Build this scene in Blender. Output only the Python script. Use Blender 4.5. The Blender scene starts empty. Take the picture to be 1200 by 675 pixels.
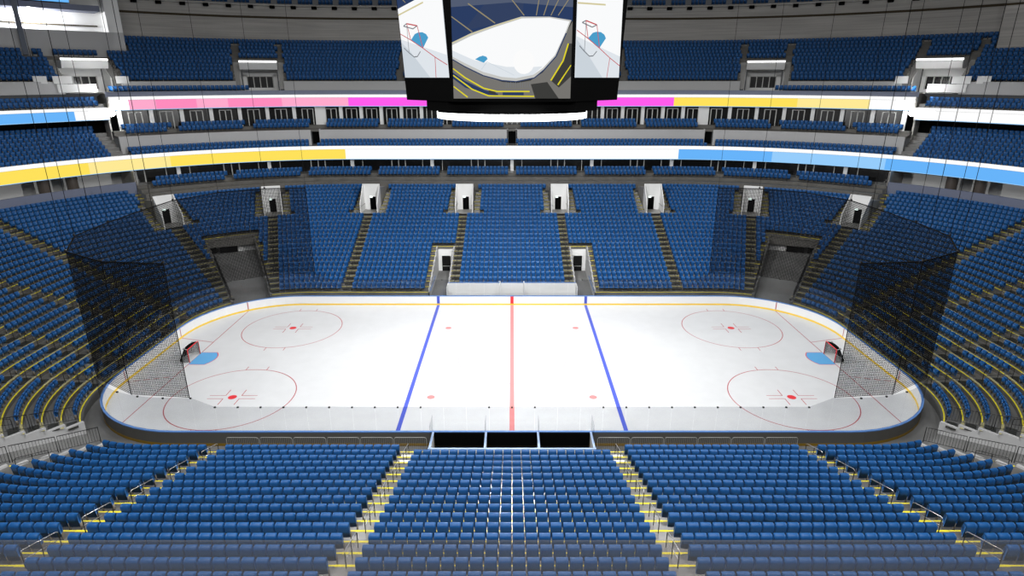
import bpy, math, random
import numpy as np
random.seed(7)
scene = bpy.context.scene
COL = scene.collection
PI = math.pi

# ------------------------------------------------------------------ camera
FOC, CAM_H, CAM_Y, PITCH = 713.28, 22.73, -47.294, 0.33237
cam_data = bpy.data.cameras.new('camera')
cam = bpy.data.objects.new('camera', cam_data)
COL.objects.link(cam)
cam.location = (0, CAM_Y, CAM_H)
cam.rotation_euler = (PI / 2 - PITCH, 0, 0)
cam_data.sensor_width = 36.0
cam_data.lens = 36.0 * FOC / 1200.0
cam_data.clip_end = 400
scene.camera = cam

def in_view(x, y, z, m=70):
    """only what the photograph could show is built: a generous frustum test"""
    yy, zz = y - CAM_Y, z - CAM_H
    d = yy * math.cos(PITCH) - zz * math.sin(PITCH)
    if d < 4: return False
    up = yy * math.sin(PITCH) + zz * math.cos(PITCH)
    u, v = 600 + FOC * x / d, 337.5 - FOC * up / d
    return -m < u < 1200 + m and -m < v < 675 + m * .6

# ------------------------------------------------------------------ materials
def mat(name, col, rough=.6, spec=.3, metal=0.0, noise=0.0, nscale=3.0, emit=None, estr=1.0, bump=0.0, stretch=None):
    m = bpy.data.materials.new(name); m.use_nodes = True
    nt = m.node_tree; b = nt.nodes['Principled BSDF']
    b.inputs['Base Color'].default_value = (*col, 1)
    b.inputs['Roughness'].default_value = rough
    b.inputs['Specular IOR Level'].default_value = spec
    b.inputs['Metallic'].default_value = metal
    if emit is not None:
        b.inputs['Emission Color'].default_value = (*emit, 1)
        b.inputs['Emission Strength'].default_value = estr
    if noise > 0 or bump > 0:
        tc = nt.nodes.new('ShaderNodeTexCoord')
        n = nt.nodes.new('ShaderNodeTexNoise')
        n.inputs['Scale'].default_value = nscale
        n.inputs['Detail'].default_value = 5
        if stretch:
            mp = nt.nodes.new('ShaderNodeMapping'); mp.inputs['Scale'].default_value = stretch
            nt.links.new(tc.outputs['Object'], mp.inputs['Vector']); nt.links.new(mp.outputs['Vector'], n.inputs['Vector'])
        else: nt.links.new(tc.outputs['Object'], n.inputs['Vector'])
        if noise > 0:
            r = nt.nodes.new('ShaderNodeValToRGB')
            r.color_ramp.elements[0].position = .3
            r.color_ramp.elements[1].position = .7
            r.color_ramp.elements[0].color = (*[c * (1 - noise) for c in col], 1)
            r.color_ramp.elements[1].color = (*[min(1, c * (1 + noise)) for c in col], 1)
            nt.links.new(n.outputs['Fac'], r.inputs['Fac'])
            nt.links.new(r.outputs['Color'], b.inputs['Base Color'])
        if bump > 0:
            bp = nt.nodes.new('ShaderNodeBump'); bp.inputs['Strength'].default_value = bump
            nt.links.new(n.outputs['Fac'], bp.inputs['Height'])
            nt.links.new(bp.outputs['Normal'], b.inputs['Normal'])
    return m

def emat(name, col, s=1.0):
    m = bpy.data.materials.new(name); m.use_nodes = True
    nt = m.node_tree; nt.nodes.clear()
    e = nt.nodes.new('ShaderNodeEmission'); o = nt.nodes.new('ShaderNodeOutputMaterial')
    e.inputs['Color'].default_value = (*col, 1); e.inputs['Strength'].default_value = s
    nt.links.new(e.outputs[0], o.inputs['Surface'])
    return m

def glass_mat(name, tint, haze=0.0, hcol=(.5, .5, .5), gloss=.04):
    m = bpy.data.materials.new(name); m.use_nodes = True
    nt = m.node_tree; nt.nodes.clear()
    o = nt.nodes.new('ShaderNodeOutputMaterial')
    t = nt.nodes.new('ShaderNodeBsdfTransparent'); t.inputs['Color'].default_value = (*tint, 1)
    g = nt.nodes.new('ShaderNodeBsdfGlossy'); g.inputs['Roughness'].default_value = .1
    mx = nt.nodes.new('ShaderNodeMixShader'); mx.inputs['Fac'].default_value = gloss
    nt.links.new(t.outputs[0], mx.inputs[1]); nt.links.new(g.outputs[0], mx.inputs[2])
    last = mx
    if haze > 0:
        d = nt.nodes.new('ShaderNodeBsdfTranslucent'); d.inputs['Color'].default_value = (*hcol, 1)
        d2 = nt.nodes.new('ShaderNodeBsdfDiffuse'); d2.inputs['Color'].default_value = (*hcol, 1)
        ad = nt.nodes.new('ShaderNodeAddShader')
        nt.links.new(d.outputs[0], ad.inputs[0]); nt.links.new(d2.outputs[0], ad.inputs[1])
        m2 = nt.nodes.new('ShaderNodeMixShader'); m2.inputs['Fac'].default_value = haze
        nt.links.new(mx.outputs[0], m2.inputs[1]); nt.links.new(ad.outputs[0], m2.inputs[2])
        last = m2
    nt.links.new(last.outputs[0], o.inputs['Surface'])
    return m

M = {}
M['blue'] = mat('seat_blue_plastic', (.010, .085, .26), .45, .38)
M['standard'] = mat('seat_standard_metal', (.17, .15, .12), .5, .3)
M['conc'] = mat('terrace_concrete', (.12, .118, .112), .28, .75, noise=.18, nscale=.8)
M['riser'] = mat('riser_concrete', (.12, .115, .105), .6, .3, noise=.15, nscale=.8)
M['floorc'] = mat('event_floor_concrete', (.15, .15, .147), .55, .3, noise=.22, nscale=.35)
M['yellow'] = mat('nosing_yellow_paint', (.72, .62, .03), .5, .3)
M['worn'] = mat('nosing_worn_yellow', (.36, .33, .17), .6, .2)
M['dark_step'] = mat('aisle_step_dark', (.022, .022, .018), .4, .4)
M['step_grey'] = mat('aisle_step_grey', (.26, .255, .24), .4, .5)
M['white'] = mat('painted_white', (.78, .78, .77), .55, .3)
M['wallgrey'] = mat('wall_block_grey', (.42, .405, .38), .8, .2, noise=.16, nscale=1.0, stretch=(.12, .12, 4.5))
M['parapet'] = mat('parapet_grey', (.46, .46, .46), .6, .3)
M['bluegrey'] = mat('upstand_blue_grey', (.16, .18, .25), .5, .3)
M['black'] = mat('black_matte', (.004, .004, .004), .8, .0)
M['darkglass'] = mat('suite_dark_glass', (.006, .006, .006), .25, .3)
M['frame'] = mat('window_frame_grey', (.5, .5, .48), .5, .3)
M['darkmetal'] = mat('dark_metal_rail', (.012, .012, .012), .4, .4)
M['steel'] = mat('brushed_steel_rail', (.55, .56, .57), .3, .5, metal=.9)
M['barrier'] = mat('barricade_zinc', (.35, .35, .33), .45, .4, metal=.4)
M['brown'] = mat('brown_rail', (.05, .036, .018), .6, .2)
M['brownpanel'] = mat('column_dark_brown', (.09, .075, .065), .25, .5)
M['ice'] = mat('ice_white', (.55, .56, .57), .32, .25, noise=.025, nscale=.9)
M['red'] = mat('line_red_paint', (.62, .03, .04), .4, .3)
M['red_overlit'] = mat('centre_line_red_overlit', (.60, .20, .20), .4, .3)  # line red made paler, strong light over the ice put into the colour
M['darkred'] = mat('thin_line_dark_red', (.38, .06, .07), .4, .3)
M['lineblue'] = mat('line_blue_paint', (.06, .09, .46), .4, .3)
M['circleblue'] = mat('circle_pale_blue', (.28, .28, .45), .4, .3)
M['crease'] = mat('crease_light_blue', (.10, .34, .62), .4, .3)
M['outer'] = mat('board_outer_grey', (.085, .082, .074), .6, .3)
M['kick_shaded'] = mat('outer_kick_shaded_yellow', (.20, .12, .01), .5, .3)  # kick plate yellow darkened, shade of the outer side painted in
M['rail_sheen'] = mat('box_rail_blue_sheen', (.33, .43, .62), .4, .4)  # rail blue lightened, its reflection painted into the colour
M['board'] = mat('dasher_board_white', (.74, .74, .74), .4, .4)
M['kick'] = mat('kick_plate_yellow', (.78, .53, .06), .5, .3)
M['railblue'] = mat('board_rail_blue', (.10, .22, .50), .45, .3)
M['glass'] = glass_mat('rink_glass', (.865, .87, .875), gloss=.015)
M['balglass'] = glass_mat('balustrade_glass', (.82, .80, .79), .06, (.42, .43, .46), .005)
M['goalred'] = mat('goal_frame_red', (.72, .02, .03), .35, .4)
M['netblack'] = mat('net_cord_black', (.005, .005, .005), .9, .05)
M['bluecol'] = mat('steel_column_blue_grey', (.12, .14, .18), .5, .3)
M['exit'] = emat('exit_sign_lit', (.85, 1, .95), 1.6)
M['lit'] = emat('strip_emissive_white', (1, 1, 1), 2.2)

def led(name, rgb, s=1.0):
    return emat(name, [((c / 255) / 12.92 if c / 255 <= .04045 else ((c / 255 + .055) / 1.055) ** 2.4) for c in rgb], s)

# ------------------------------------------------------------------ mesh builder
class MB:
    def __init__(s): s.v = []; s.f = []; s.m = []
    def add(s, vs, fs, mi=0):
        o = len(s.v); s.v += [tuple(map(float, p)) for p in vs]
        for q in fs: s.f.append(tuple(o + i for i in q)); s.m.append(mi)
    def box(s, c, d, rz=0, mi=0):
        cx, cy, cz = c; hx, hy, hz = d[0] / 2, d[1] / 2, d[2] / 2
        ca, sa = math.cos(rz), math.sin(rz)
        vs = [(cx + x * ca - y * sa, cy + x * sa + y * ca, cz + z) for z in (-hz, hz) for x, y in ((-hx, -hy), (hx, -hy), (hx, hy), (-hx, hy))]
        s.add(vs, [(3, 2, 1, 0), (4, 5, 6, 7), (0, 1, 5, 4), (1, 2, 6, 5), (2, 3, 7, 6), (3, 0, 4, 7)], mi)
    def hexa(s, b, t, mi=0):
        """b, t: four bottom and four top corners"""
        s.add(list(b) + list(t), [(3, 2, 1, 0), (4, 5, 6, 7), (0, 1, 5, 4), (1, 2, 6, 5), (2, 3, 7, 6), (3, 0, 4, 7)], mi)
    def tube(s, path, r, n=6, mi=0):
        P = [np.array(p, float) for p in path]; k = len(P); vs = []
        for i, p in enumerate(P):
            t = (P[min(i + 1, k - 1)] - P[max(i - 1, 0)]); t /= np.linalg.norm(t) + 1e-9
            a = np.array((0, 0, 1.)) if abs(t[2]) < .9 else np.array((1., 0, 0))
            x = np.cross(t, a); x /= np.linalg.norm(x); y = np.cross(t, x)
            for j in range(n):
                an = 2 * PI * j / n; vs.append(p + r * (math.cos(an) * x + math.sin(an) * y))
        fs = [(i * n + j, i * n + (j + 1) % n, (i + 1) * n + (j + 1) % n, (i + 1) * n + j) for i in range(k - 1) for j in range(n)]
        fs += [tuple(range(n))[::-1], tuple(range((k - 1) * n, k * n))]
        s.add(vs, fs, mi)
    def loft(s, rings, closed_profile=False, closed_path=False, mis=None, caps=False):
        """rings: list (along the path) of lists (profile points)"""
        n = len(rings[0]); k = len(rings); o = len(s.v)
        for r in rings: s.v += [tuple(map(float, p)) for p in r]
        for i in range(k if closed_path else k - 1):
            i2 = (i + 1) % k
            for j in range(n if closed_profile else n - 1):
                j2 = (j + 1) % n
                s.f.append((o + i * n + j, o + i2 * n + j, o + i2 * n + j2, o + i * n + j2)); s.m.append(mis[j] if mis else 0)
        if caps and not closed_path:
            s.f.append(tuple(o + j for j in range(n))); s.m.append(0)
            s.f.append(tuple(o + (k - 1) * n + j for j in range(n))[::-1]); s.m.append(0)
    def build(s, name, mats, parent=None, loc=None, smooth=False):
        me = bpy.data.meshes.new(name); me.from_pydata(s.v, [], s.f)
        for m in (mats if isinstance(mats, (list, tuple)) else [mats]): me.materials.append(m)
        me.polygons.foreach_set('material_index', s.m)
        if smooth: me.polygons.foreach_set('use_smooth', [True] * len(s.f))
        me.update()
        o = bpy.data.objects.new(name, me); COL.objects.link(o)
        if parent is not None: o.parent = parent
        if loc is not None: o.location = loc
        return o

def tag(o, label=None, cat=None, group=None, kind=None):
    if label: o['label'] = label
    if cat: o['category'] = cat
    if group: o['group'] = group
    if kind: o['kind'] = kind
    return o

def empty(name, loc=(0, 0, 0), rz=0, label=None, cat=None, group=None):
    o = bpy.data.objects.new(name, None); COL.objects.link(o)
    o.location = loc; o.rotation_euler = (0, 0, rz); o.empty_display_size = .2
    return tag(o, label, cat, group)

def structure(mb, name, mats): return tag(mb.build(name, mats), kind='structure')

def copy_tree(root, loc, rz, label=None, group=None):
    r = root.copy(); COL.objects.link(r); r.location = loc; r.rotation_euler = (0, 0, rz)
    if label: r['label'] = label
    if group: r['group'] = group
    for ch in list(root.children):
        c = ch.copy(); COL.objects.link(c); c.parent = r
        for g in list(ch.children):
            d = g.copy(); COL.objects.link(d); d.parent = c
    return r

ORD = 'zeroth first second third fourth fifth sixth seventh eighth ninth tenth eleventh twelfth thirteenth fourteenth fifteenth sixteenth seventeenth eighteenth nineteenth twentieth'.split()
def ordn(n):
    if n <= 20: return ORD[n]
    return ('twenty-' if n < 30 else 'thirty-') + ORD[n % 10] if n % 10 else 'thirtieth'

# ------------------------------------------------------------------ the oval of the bowl
CX, CY, R0 = 21.95, 5.77, 9.1
D, RISE, Z0 = .985, .304, .79
NSIDE, NEND = 24, 27                       # rows of the lower bowl on the sides and on the ends
QZ = 1 + 46.5 / 90                         # where side levels meet the end levels
def pt(s, R, sy=1, cx=CX, cy=CY):
    q = abs(s); sx = 1 if s >= 0 else -1
    if q <= 1: x, y = cx * q, cy + R
    elif q <= 2:
        a = (q - 1) * PI / 2; x, y = cx + R * math.sin(a), cy + R * math.cos(a)
    else: x, y = cx + R, cy * (3 - q)
    return sx * x, sy * y
def nrm(s, sy=1):
    q = abs(s); sx = 1 if s >= 0 else -1
    if q <= 1: return 0., float(sy)
    if q >= 2: return float(sx), 0.
    a = (q - 1) * PI / 2
    return sx * math.sin(a), sy * math.cos(a)
def arc_of(q, R): return CX * min(q, 1) + R * PI / 2 * min(max(q - 1, 0), 1) + CY * max(q - 2, 0)
def q_of(a, R):
    if a <= CX: return a / CX
    a -= CX
    if a <= R * PI / 2: return 1 + a / (R * PI / 2)
    return 2 + (a - R * PI / 2) / CY
def q_at(x, y):
    x, y = abs(x), abs(y)
    if x <= CX: return x / CX
    if y <= CY: return 3 - y / CY
    return 1 + math.atan2(x - CX, y - CY) / (PI / 2)
def rad(x, y): return math.hypot(max(abs(x) - CX, 0), max(abs(y) - CY, 0))
def srange(s0, s1, step=.034):
    """path samples from s0 to s1: the ends, the corners of the oval and fine steps round the bends"""
    out = {s0, s1}
    for c in (-2, -1, 1, 2):
        if s0 < c < s1: out.add(float(c))
    n = max(1, int((s1 - s0) / step))
    for i in range(n + 1):
        s = s0 + (s1 - s0) * i / n
        if 1 < abs(s) < 2: out.add(s)
    return sorted(out)
def ring_solid(mb, prof, s0, s1, sy=1, mis=None, caps=True):
    rings = [[(*pt(s, R, sy), z) for R, z in prof] for s in srange(s0, s1)]
    mb.loft(rings, closed_profile=True, mis=mis, caps=caps)
def ring_sheet(mb, prof, s0, s1, sy=1, mis=None):
    rings = [[(*pt(s, R, sy), z) for R, z in prof] for s in srange(s0, s1)]
    mb.loft(rings, mis=mis)
def ring_box(mb, R1, R2, z1, z2, s0, s1, sy=1, mis=None):
    ring_solid(mb, [(R1, z1), (R2, z1), (R2, z2), (R1, z2)], s0, s1, sy, mis)

# aisles of one quarter: two plan points, half width
AISLES = [('A1', (6.32, 14.9), (6.32, 40), .47), ('A2', (17.95, 15.2), (18.95, 38), .53), ('A3', (25.5, 14.15), (32.5, 35), .53),
          ('A4', (29.2, 11.7), (44.5, 28.2), .66), ('E1', (32.1, 6.65), (56, 15.6), .66), ('E2', (31.0, 3.2), (58, 3.9), .66)]
def aisle_at(j, R):
    _n, a, b, _w = AISLES[j]
    d = (b[0] - a[0], b[1] - a[1])
    t0, t1 = -1.5, 3.0
    for _ in range(50):
        t = (t0 + t1) / 2
        if rad(a[0] + d[0] * t, a[1] + d[1] * t) < R: t0 = t
        else: t1 = t
    return a[0] + d[0] * t, a[1] + d[1] * t
def aisle_dir(j):
    _n, a, b, _w = AISLES[j]
    l = math.hypot(b[0] - a[0], b[1] - a[1]); return (b[0] - a[0]) / l, (b[1] - a[1]) / l

# tunnels of one quarter
T1a, T1b = (28.9, 11.6), (36.25, 22.5)
T2a, T2b = (25.8, 14.1), (31.3, 24.7)
TROWS = 13
def side_of(p, a, b): return (b[0] - a[0]) * (p[1] - a[1]) - (b[1] - a[1]) * (p[0] - a[0])
def in_tunnel(x, y, k, m=0.0):
    """corner vehicle tunnel; m widens it"""
    x, y = abs(x), abs(y)
    if k >= TROWS: return False
    l1 = math.hypot(T1b[0] - T1a[0], T1b[1] - T1a[1]); l2 = math.hypot(T2b[0] - T2a[0], T2b[1] - T2a[1])
    return side_of((x, y), T1a, T1b) / l1 > -m and side_of((x, y), T2a, T2b) / l2 < m
BT = (6.95, 9.0, 9)                         # bench tunnels on the far side: x range, rows
def in_bench(x, y, k, m=0.0):
    return y > 0 and k < BT[2] and BT[0] - m < abs(x) < BT[1] + m
VOMS = [0, 1, 2, 3]                         # aisles that end in an entry portal on the far side
VR = (17, 23)
def vom_frame(j, sx):
    x, y = aisle_at(j, R0 + 20 * D); q = q_at(x, y); nx, ny = nrm(q)
    return sx * x, y, sx * nx, ny
def vom_gap(x, y, k, sx):
    """inside the opening of an entry portal: 2 = wall box, 1 = stairs beside it"""
    if y < 0: return 0
    for j in VOMS:
        vx, vy, nx, ny = vom_frame(j, sx)
        lat = abs((x - vx) * ny - (y - vy) * nx)
        if abs((x - vx) * nx + (y - vy) * ny) > 9: continue
        if 17 <= k <= 22 and lat < 1.2: return 2
        if k == 23 and lat < 1.55: return 2
        if 17 <= k <= 22 and lat < 2.25: return 1
        if k == 16 and lat < 2.5: return 1
    return 0

# ------------------------------------------------------------------ lower bowl terraces
def row_z(k): return Z0 + RISE * k
def build_terrace():
    for sx in (1, -1):
        for sy in (1, -1):
            mb = MB()
            kmax = NEND
            for k in range(kmax):
                Rf, Rb = R0 + k * D, R0 + (k + 1) * D
                z = row_z(k); zb = z - (RISE if k else Z0)
                q0 = 0.0; q1 = 3.0
                if k >= NSIDE: q0 = QZ
                if sy < 0 and k > 17: q0 = max(q0, 1.15)
                A0, A1 = arc_of(q0, Rf), arc_of(q1, Rf)
                n = int((A1 - A0) / .33)
                prev = None
                for i in range(n):
                    qa, qb = q_of(A0 + (A1 - A0) * i / n, Rf), q_of(A0 + (A1 - A0) * (i + 1) / n, Rf)
                    qm = (qa + qb) / 2
                    x, y = pt(sx * qm, (Rf + Rb) / 2, sy)
                    if in_tunnel(x, y, k) or in_bench(x, y, k) or vom_gap(x, y, k, sx) == 2: prev = None; continue
                    rr = [Rf, Rf, Rf, Rf + .08, Rb]; zz = [zb - .02, z - .035, z, z, z]
                    if prev is None or prev[0] != qa:
                        o = len(mb.v); mb.v += [(*pt(sx * qa, rr[j], sy), zz[j]) for j in range(5)]
                    else: o = prev[1]
                    o2 = len(mb.v); mb.v += [(*pt(sx * qb, rr[j], sy), zz[j]) for j in range(5)]
                    for j, mi in enumerate((1 if k else 3, 2, 2, 0)):
                        mb.f.append((o + j, o2 + j, o2 + j + 1, o + j + 1)); mb.m.append(mi)
                    prev = (qb, o2)
            nm = ('far' if sy > 0 else 'near') + ('_right' if sx > 0 else '_left')
            structure(mb, 'floor_terrace_' + nm, [M['conc'], M['riser'], M['yellow'], M['floorc']])
build_terrace()

# aisle steps: a half step per row with a dark riser face, yellow edge
def build_aisle_steps():
    for sx in (1, -1):
        for sy in (1, -1):
            mb = MB()
            for j in range(len(AISLES)):
                w = AISLES[j][3]; dx, dy = aisle_dir(j)
                for k in range(0, NEND - 1):
                    if j < 4 and k >= (16 if (sy > 0) else 17): continue
                    x, y = aisle_at(j, R0 + (k + 1) * D)
                    if not in_view(sx * x, sy * y, row_z(k)): continue
                    if in_tunnel(x, y, k, .3): continue
                    # half step sits on tread k against the riser of tread k+1
                    q = q_at(x, y); nx, ny = nrm(q)
                    ang = math.atan2(-sx * nx, sy * ny) if False else math.atan2(sy * ny, sx * nx) - PI / 2
                    cx_, cy_ = x - nx * .22, y - ny * .22
                    if j >= 4 or (j == 3 and sy < 0):          # flat black mats on the broad end treads
                        cx_, cy_ = x - nx * .5, y - ny * .5
                        mb.box((sx * cx_, sy * cy_, row_z(k) + .02), (1.0, .58, .05), ang, 0)
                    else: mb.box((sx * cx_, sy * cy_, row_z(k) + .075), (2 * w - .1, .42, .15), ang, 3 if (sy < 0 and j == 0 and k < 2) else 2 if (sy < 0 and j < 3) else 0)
                    # broad yellow edge of the row itself in the aisle
                    ex, ey = x + nx * .05, y + ny * .05
                    mb.box((sx * ex, sy * ey, row_z(k + 1) + .001), (2 * w, .11 if sy < 0 and j < 3 else .17, .012), ang, 1 if sy < 0 and j < 3 else 4)
            nm = ('far' if sy > 0 else 'near') + ('_right' if sx > 0 else '_left')
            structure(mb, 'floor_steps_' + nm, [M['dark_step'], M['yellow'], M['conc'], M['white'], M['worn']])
    # stairs beside the entry portals
    for sx in (1, -1):
        mb = MB()
        for j in VOMS:
            vx, vy, nx, ny = vom_frame(j, sx)
            tx, ty = ny, -nx
            ang = math.atan2(ny, nx) - PI / 2
            r = rad(vx, vy)
            for k in range(17, 23):
                for l in (-1.72, 1.72):
                    off = R0 + k * D - r
                    px, py = vx + nx * (off + .78) + tx * l, vy + ny * (off + .78) + ty * l
                    mb.box((px, py, row_z(k) + .08), (.9, .40, .16), ang, 0)
                    px, py = vx + nx * (off + .06) + tx * l, vy + ny * (off + .06) + ty * l
                    mb.box((px, py, row_z(k) + .004), (.95, .14, .014), ang, 1)
        structure(mb, 'floor_portal_stairs_' + ('right' if sx > 0 else 'left'), [M['step_grey'], M['worn']])
build_aisle_steps()

# ------------------------------------------------------------------ seats
PITCHW = .535
def seat_parts(nx, fine, open_pan=False):
    """backrest, pan, standard: verts and quads; x across, y towards the back, z up, on the floor"""
    xs = np.linspace(-.243, .243, nx)
    prof = [(.04, .22), (.078, .52), (.104, .77), (.098, .815), (.05, .88), (-.015, .912), (-.08, .915), (-.065, .86), (.0, .68), (.0, .30)] if fine else \
           [(.04, .22), (.104, .79), (.05, .88), (-.02, .915), (-.075, .905), (.0, .68), (.0, .30)]
    n = len(prof); v = []; f = []
    for x in xs:
        c = (x / .243) ** 2
        for (y, z) in prof:
            v.append((x * (1 - .05 * max(0, (z - .7) / .2) * c), y - .02 * c, z - (.025 * c * c if z > .8 else 0)))
    for i in range(nx - 1):
        for j in range(n): f.append((i * n + j, i * n + (j + 1) % n, (i + 1) * n + (j + 1) % n, (i + 1) * n + j))
    for base, rev in ((0, False), ((nx - 1) * n, True)):         # end caps as quads
        for a in range((n - 1) // 2):
            b = n - 1 - a
            q = (base + a, base + a + 1, base + max(b - 1, a + 1), base + b)
            f.append(q[::-1] if rev else q)
    back = (v, f)
    # pan, tipped up in front of the back
    v = []; f = []
    pp = [(-.03, .34), (-.05, .40), (-.072, .62), (-.082, .75), (-.11, .775), (-.145, .75), (-.14, .60), (-.11, .40)] if fine else ([(-.02, .36), (-.46, .385), (-.47, .46), (-.02, .43)] if open_pan else [(-.04, .35), (-.08, .77), (-.145, .76), (-.12, .38)])
    n = len(pp)
    px = np.linspace(-.228, .228, max(2, nx - 2))
    for x in px:
        for (y, z) in pp: v.append((x, y, z))
    for i in range(len(px) - 1):
        for j in range(n): f.append((i * n + j, (i + 1) * n + j, (i + 1) * n + (j + 1) % n, i * n + (j + 1) % n))
    for base, rev in ((0, True), ((len(px) - 1) * n, False)):
        for a in range(n // 2 - 1):
            q = (base + a, base + a + 1, base + n - 2 - a, base + n - 1 - a)
            f.append(q[::-1] if rev else q)
    pan = (v, f)
    def bx(c, d):
        m = MB(); m.box(c, d); return m.v, m.f
    std = bx((-.264, -.12, .30), (.032, .30, .60)) if open_pan else bx((-.262, -.02, .21), (.022, .12, .42))
    return back, pan, std

seats = []                                  # (x, y, z, angle, row, where) of every seat in view
def add_seat(x, y, z, nx, ny, info=None, m=50, sc=1.0):
    if in_view(x, y, z + .5, m): seats.append((x, y, z, math.atan2(ny, nx) - PI / 2, info, sc))

# lower bowl
NAMES = {}
for sy in (1, -1):
    for sx in (1, -1):
        for k in range(NEND):
            if sy < 0 and k > 16: kend_only = True
            else: kend_only = False
            for zone in (0, 1):
              R = R0 + k * D + (.25 if zone else .66)
              A = arc_of(3, R)
              cr = []
              for j in range(len(AISLES)):
                  x, y = aisle_at(j, R); cr.append((arc_of(q_at(x, y), R), AISLES[j][3] / max(.6, abs(aisle_dir(j)[0] * nrm(q_at(x, y))[0] + aisle_dir(j)[1] * nrm(q_at(x, y))[1]))))
              edges = [(0, 0)] + cr + [(A, 0)]
              for b in range(len(edges) - 1):
                  lo, hi = edges[b][0] + edges[b][1] + .03, edges[b + 1][0] - edges[b + 1][1] - .03
                  if b == 0: lo = 0.0
                  if b == len(edges) - 2: hi = A
                  nseat = int((hi - lo) / .522)
                  if nseat <= 0 or (b >= 4 or (b == 3 and sy < 0)) != bool(zone): continue
                  PITCHW = (hi - lo) / nseat
                  if b == 0: arcs = [(i + .5) * PITCHW for i in range(nseat)]
                  elif b == len(edges) - 2: arcs = [A - (i + .5) * PITCHW for i in range(nseat)]
                  else:
                      mid = (lo + hi) / 2
                      arcs = [mid + (i - (nseat - 1) / 2) * PITCHW for i in range(nseat)]
                  for i, a in enumerate(arcs):
                      q = q_of(a, R)
                      if k >= NSIDE and q < QZ + .02: continue
                      if kend_only and q < 1.15: continue
                      x, y = pt(sx * q, R, sy)
                      if in_tunnel(x, y, k, .42) or in_bench(x, y, k, .36) or vom_gap(x, y, k, sx) or (sy > 0 and b < 4 and vom_gap(x - nrm(sx * q)[0] * .5, y - nrm(sx * q)[1] * .5, k, sx) == 2): continue
                      if zone and k == 0 and b == 3: continue
                      if sy > 0 and b == 0 and k == 0: continue          # behind the players' bench
                      if sy < 0 and b == 0 and k == 0: continue          # behind the penalty boxes
                      # the mouth of the tunnel keeps its first rows clear
                      if b == 3 and k < 3 and in_tunnel(x, y, k, 1.6): continue
                      nx, ny = nrm(sx * q, sy)
                      add_seat(x, y, row_z(k), nx, ny, (sx, sy, k, b, a), 50, .80 if zone else 1.0)

# ------------------------------------------------------------------ event floor, ice, boards
mb = MB()
mb.add([(-64, -50, 0), (64, -50, 0), (64, 62, 0), (-64, 62, 0), (-64, -50, -.3), (64, -50, -.3), (64, 62, -.3), (-64, 62, -.3)],
       [(0, 1, 2, 3), (7, 6, 5, 4), (0, 4, 5, 1), (1, 5, 6, 2), (2, 6, 7, 3), (3, 7, 4, 0)])
structure(mb, 'floor', M['floorc'])
BCX, BCY, BR = 21.95, 4.42, 8.53
def board_ring(R, n=14):
    pts = []
    for sx, sy, a0 in ((1, 1, 0), (1, -1, 1), (-1, -1, 2), (-1, 1, 3)):
        for i in range(n + 1):
            a = a0 * PI / 2 + PI / 2 * i / n
            cx = BCX * sx; cy = BCY * sy
            pts.append((cx + R * math.sin(a), cy + R * math.cos(a)))
    return pts
def board_loft(prof, n=14):
    mb = MB(); rr = [board_ring(R, n) for R, z in prof]
    rings = [[(*rr[j][i], prof[j][1]) for j in range(len(prof))] for i in range(len(rr[0]))]
    mb.loft(rings, closed_profile=True, closed_path=True)
    return mb
ice = empty('ice_sheet', (0, 0, 0), 0, 'white hockey ice sheet with red and blue markings inside the boards', 'ice rink')
mb = MB(); rg = board_ring(BR - .025)
mb.add([(x, y, .03) for x, y in rg] + [(x, y, .004) for x, y in rg], [tuple(range(len(rg)))[::-1]] + [(i, (i + 1) % len(rg), len(rg) + (i + 1) % len(rg), len(rg) + i) for i in range(len(rg))])
mb.build('ice_surface', M['ice'], ice)
ZI = .032
def flat(name, poly, m, dz=0, label=None):
    b = MB(); n = len(poly)
    b.add([(x, y, ZI + dz) for x, y in poly], [tuple(range(n))])
    o = b.build(name, m, ice)
    if o.data.polygons[0].normal.z < 0: o.data.flip_normals()
    if label: o['label'] = label
    return o
def rect(x0, y0, x1, y1): return [(x0, y0), (x1, y0), (x1, y1), (x0, y1)]
def circ(cx, cy, r, n=40): return [(cx + r * math.cos(2 * PI * i / n), cy + r * math.sin(2 * PI * i / n)) for i in range(n)]
def annulus(name, cx, cy, r, w, m, dz=.001, n=72):
    b = MB()
    b.loft([[(cx + rr * math.cos(2 * PI * i / n), cy + rr * math.sin(2 * PI * i / n), ZI + dz) for rr in (r + w / 2, r - w / 2)] for i in range(n)], closed_path=True)
    o = b.build(name, m, ice)
    if o.data.polygons[0].normal.z < 0: o.data.flip_normals()
    return o
flat('centre_line', rect(-.17, -12.92, .17, 12.92), M['red_overlit'], .002, 'broad red centre line across the ice, glare painted in')
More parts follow.
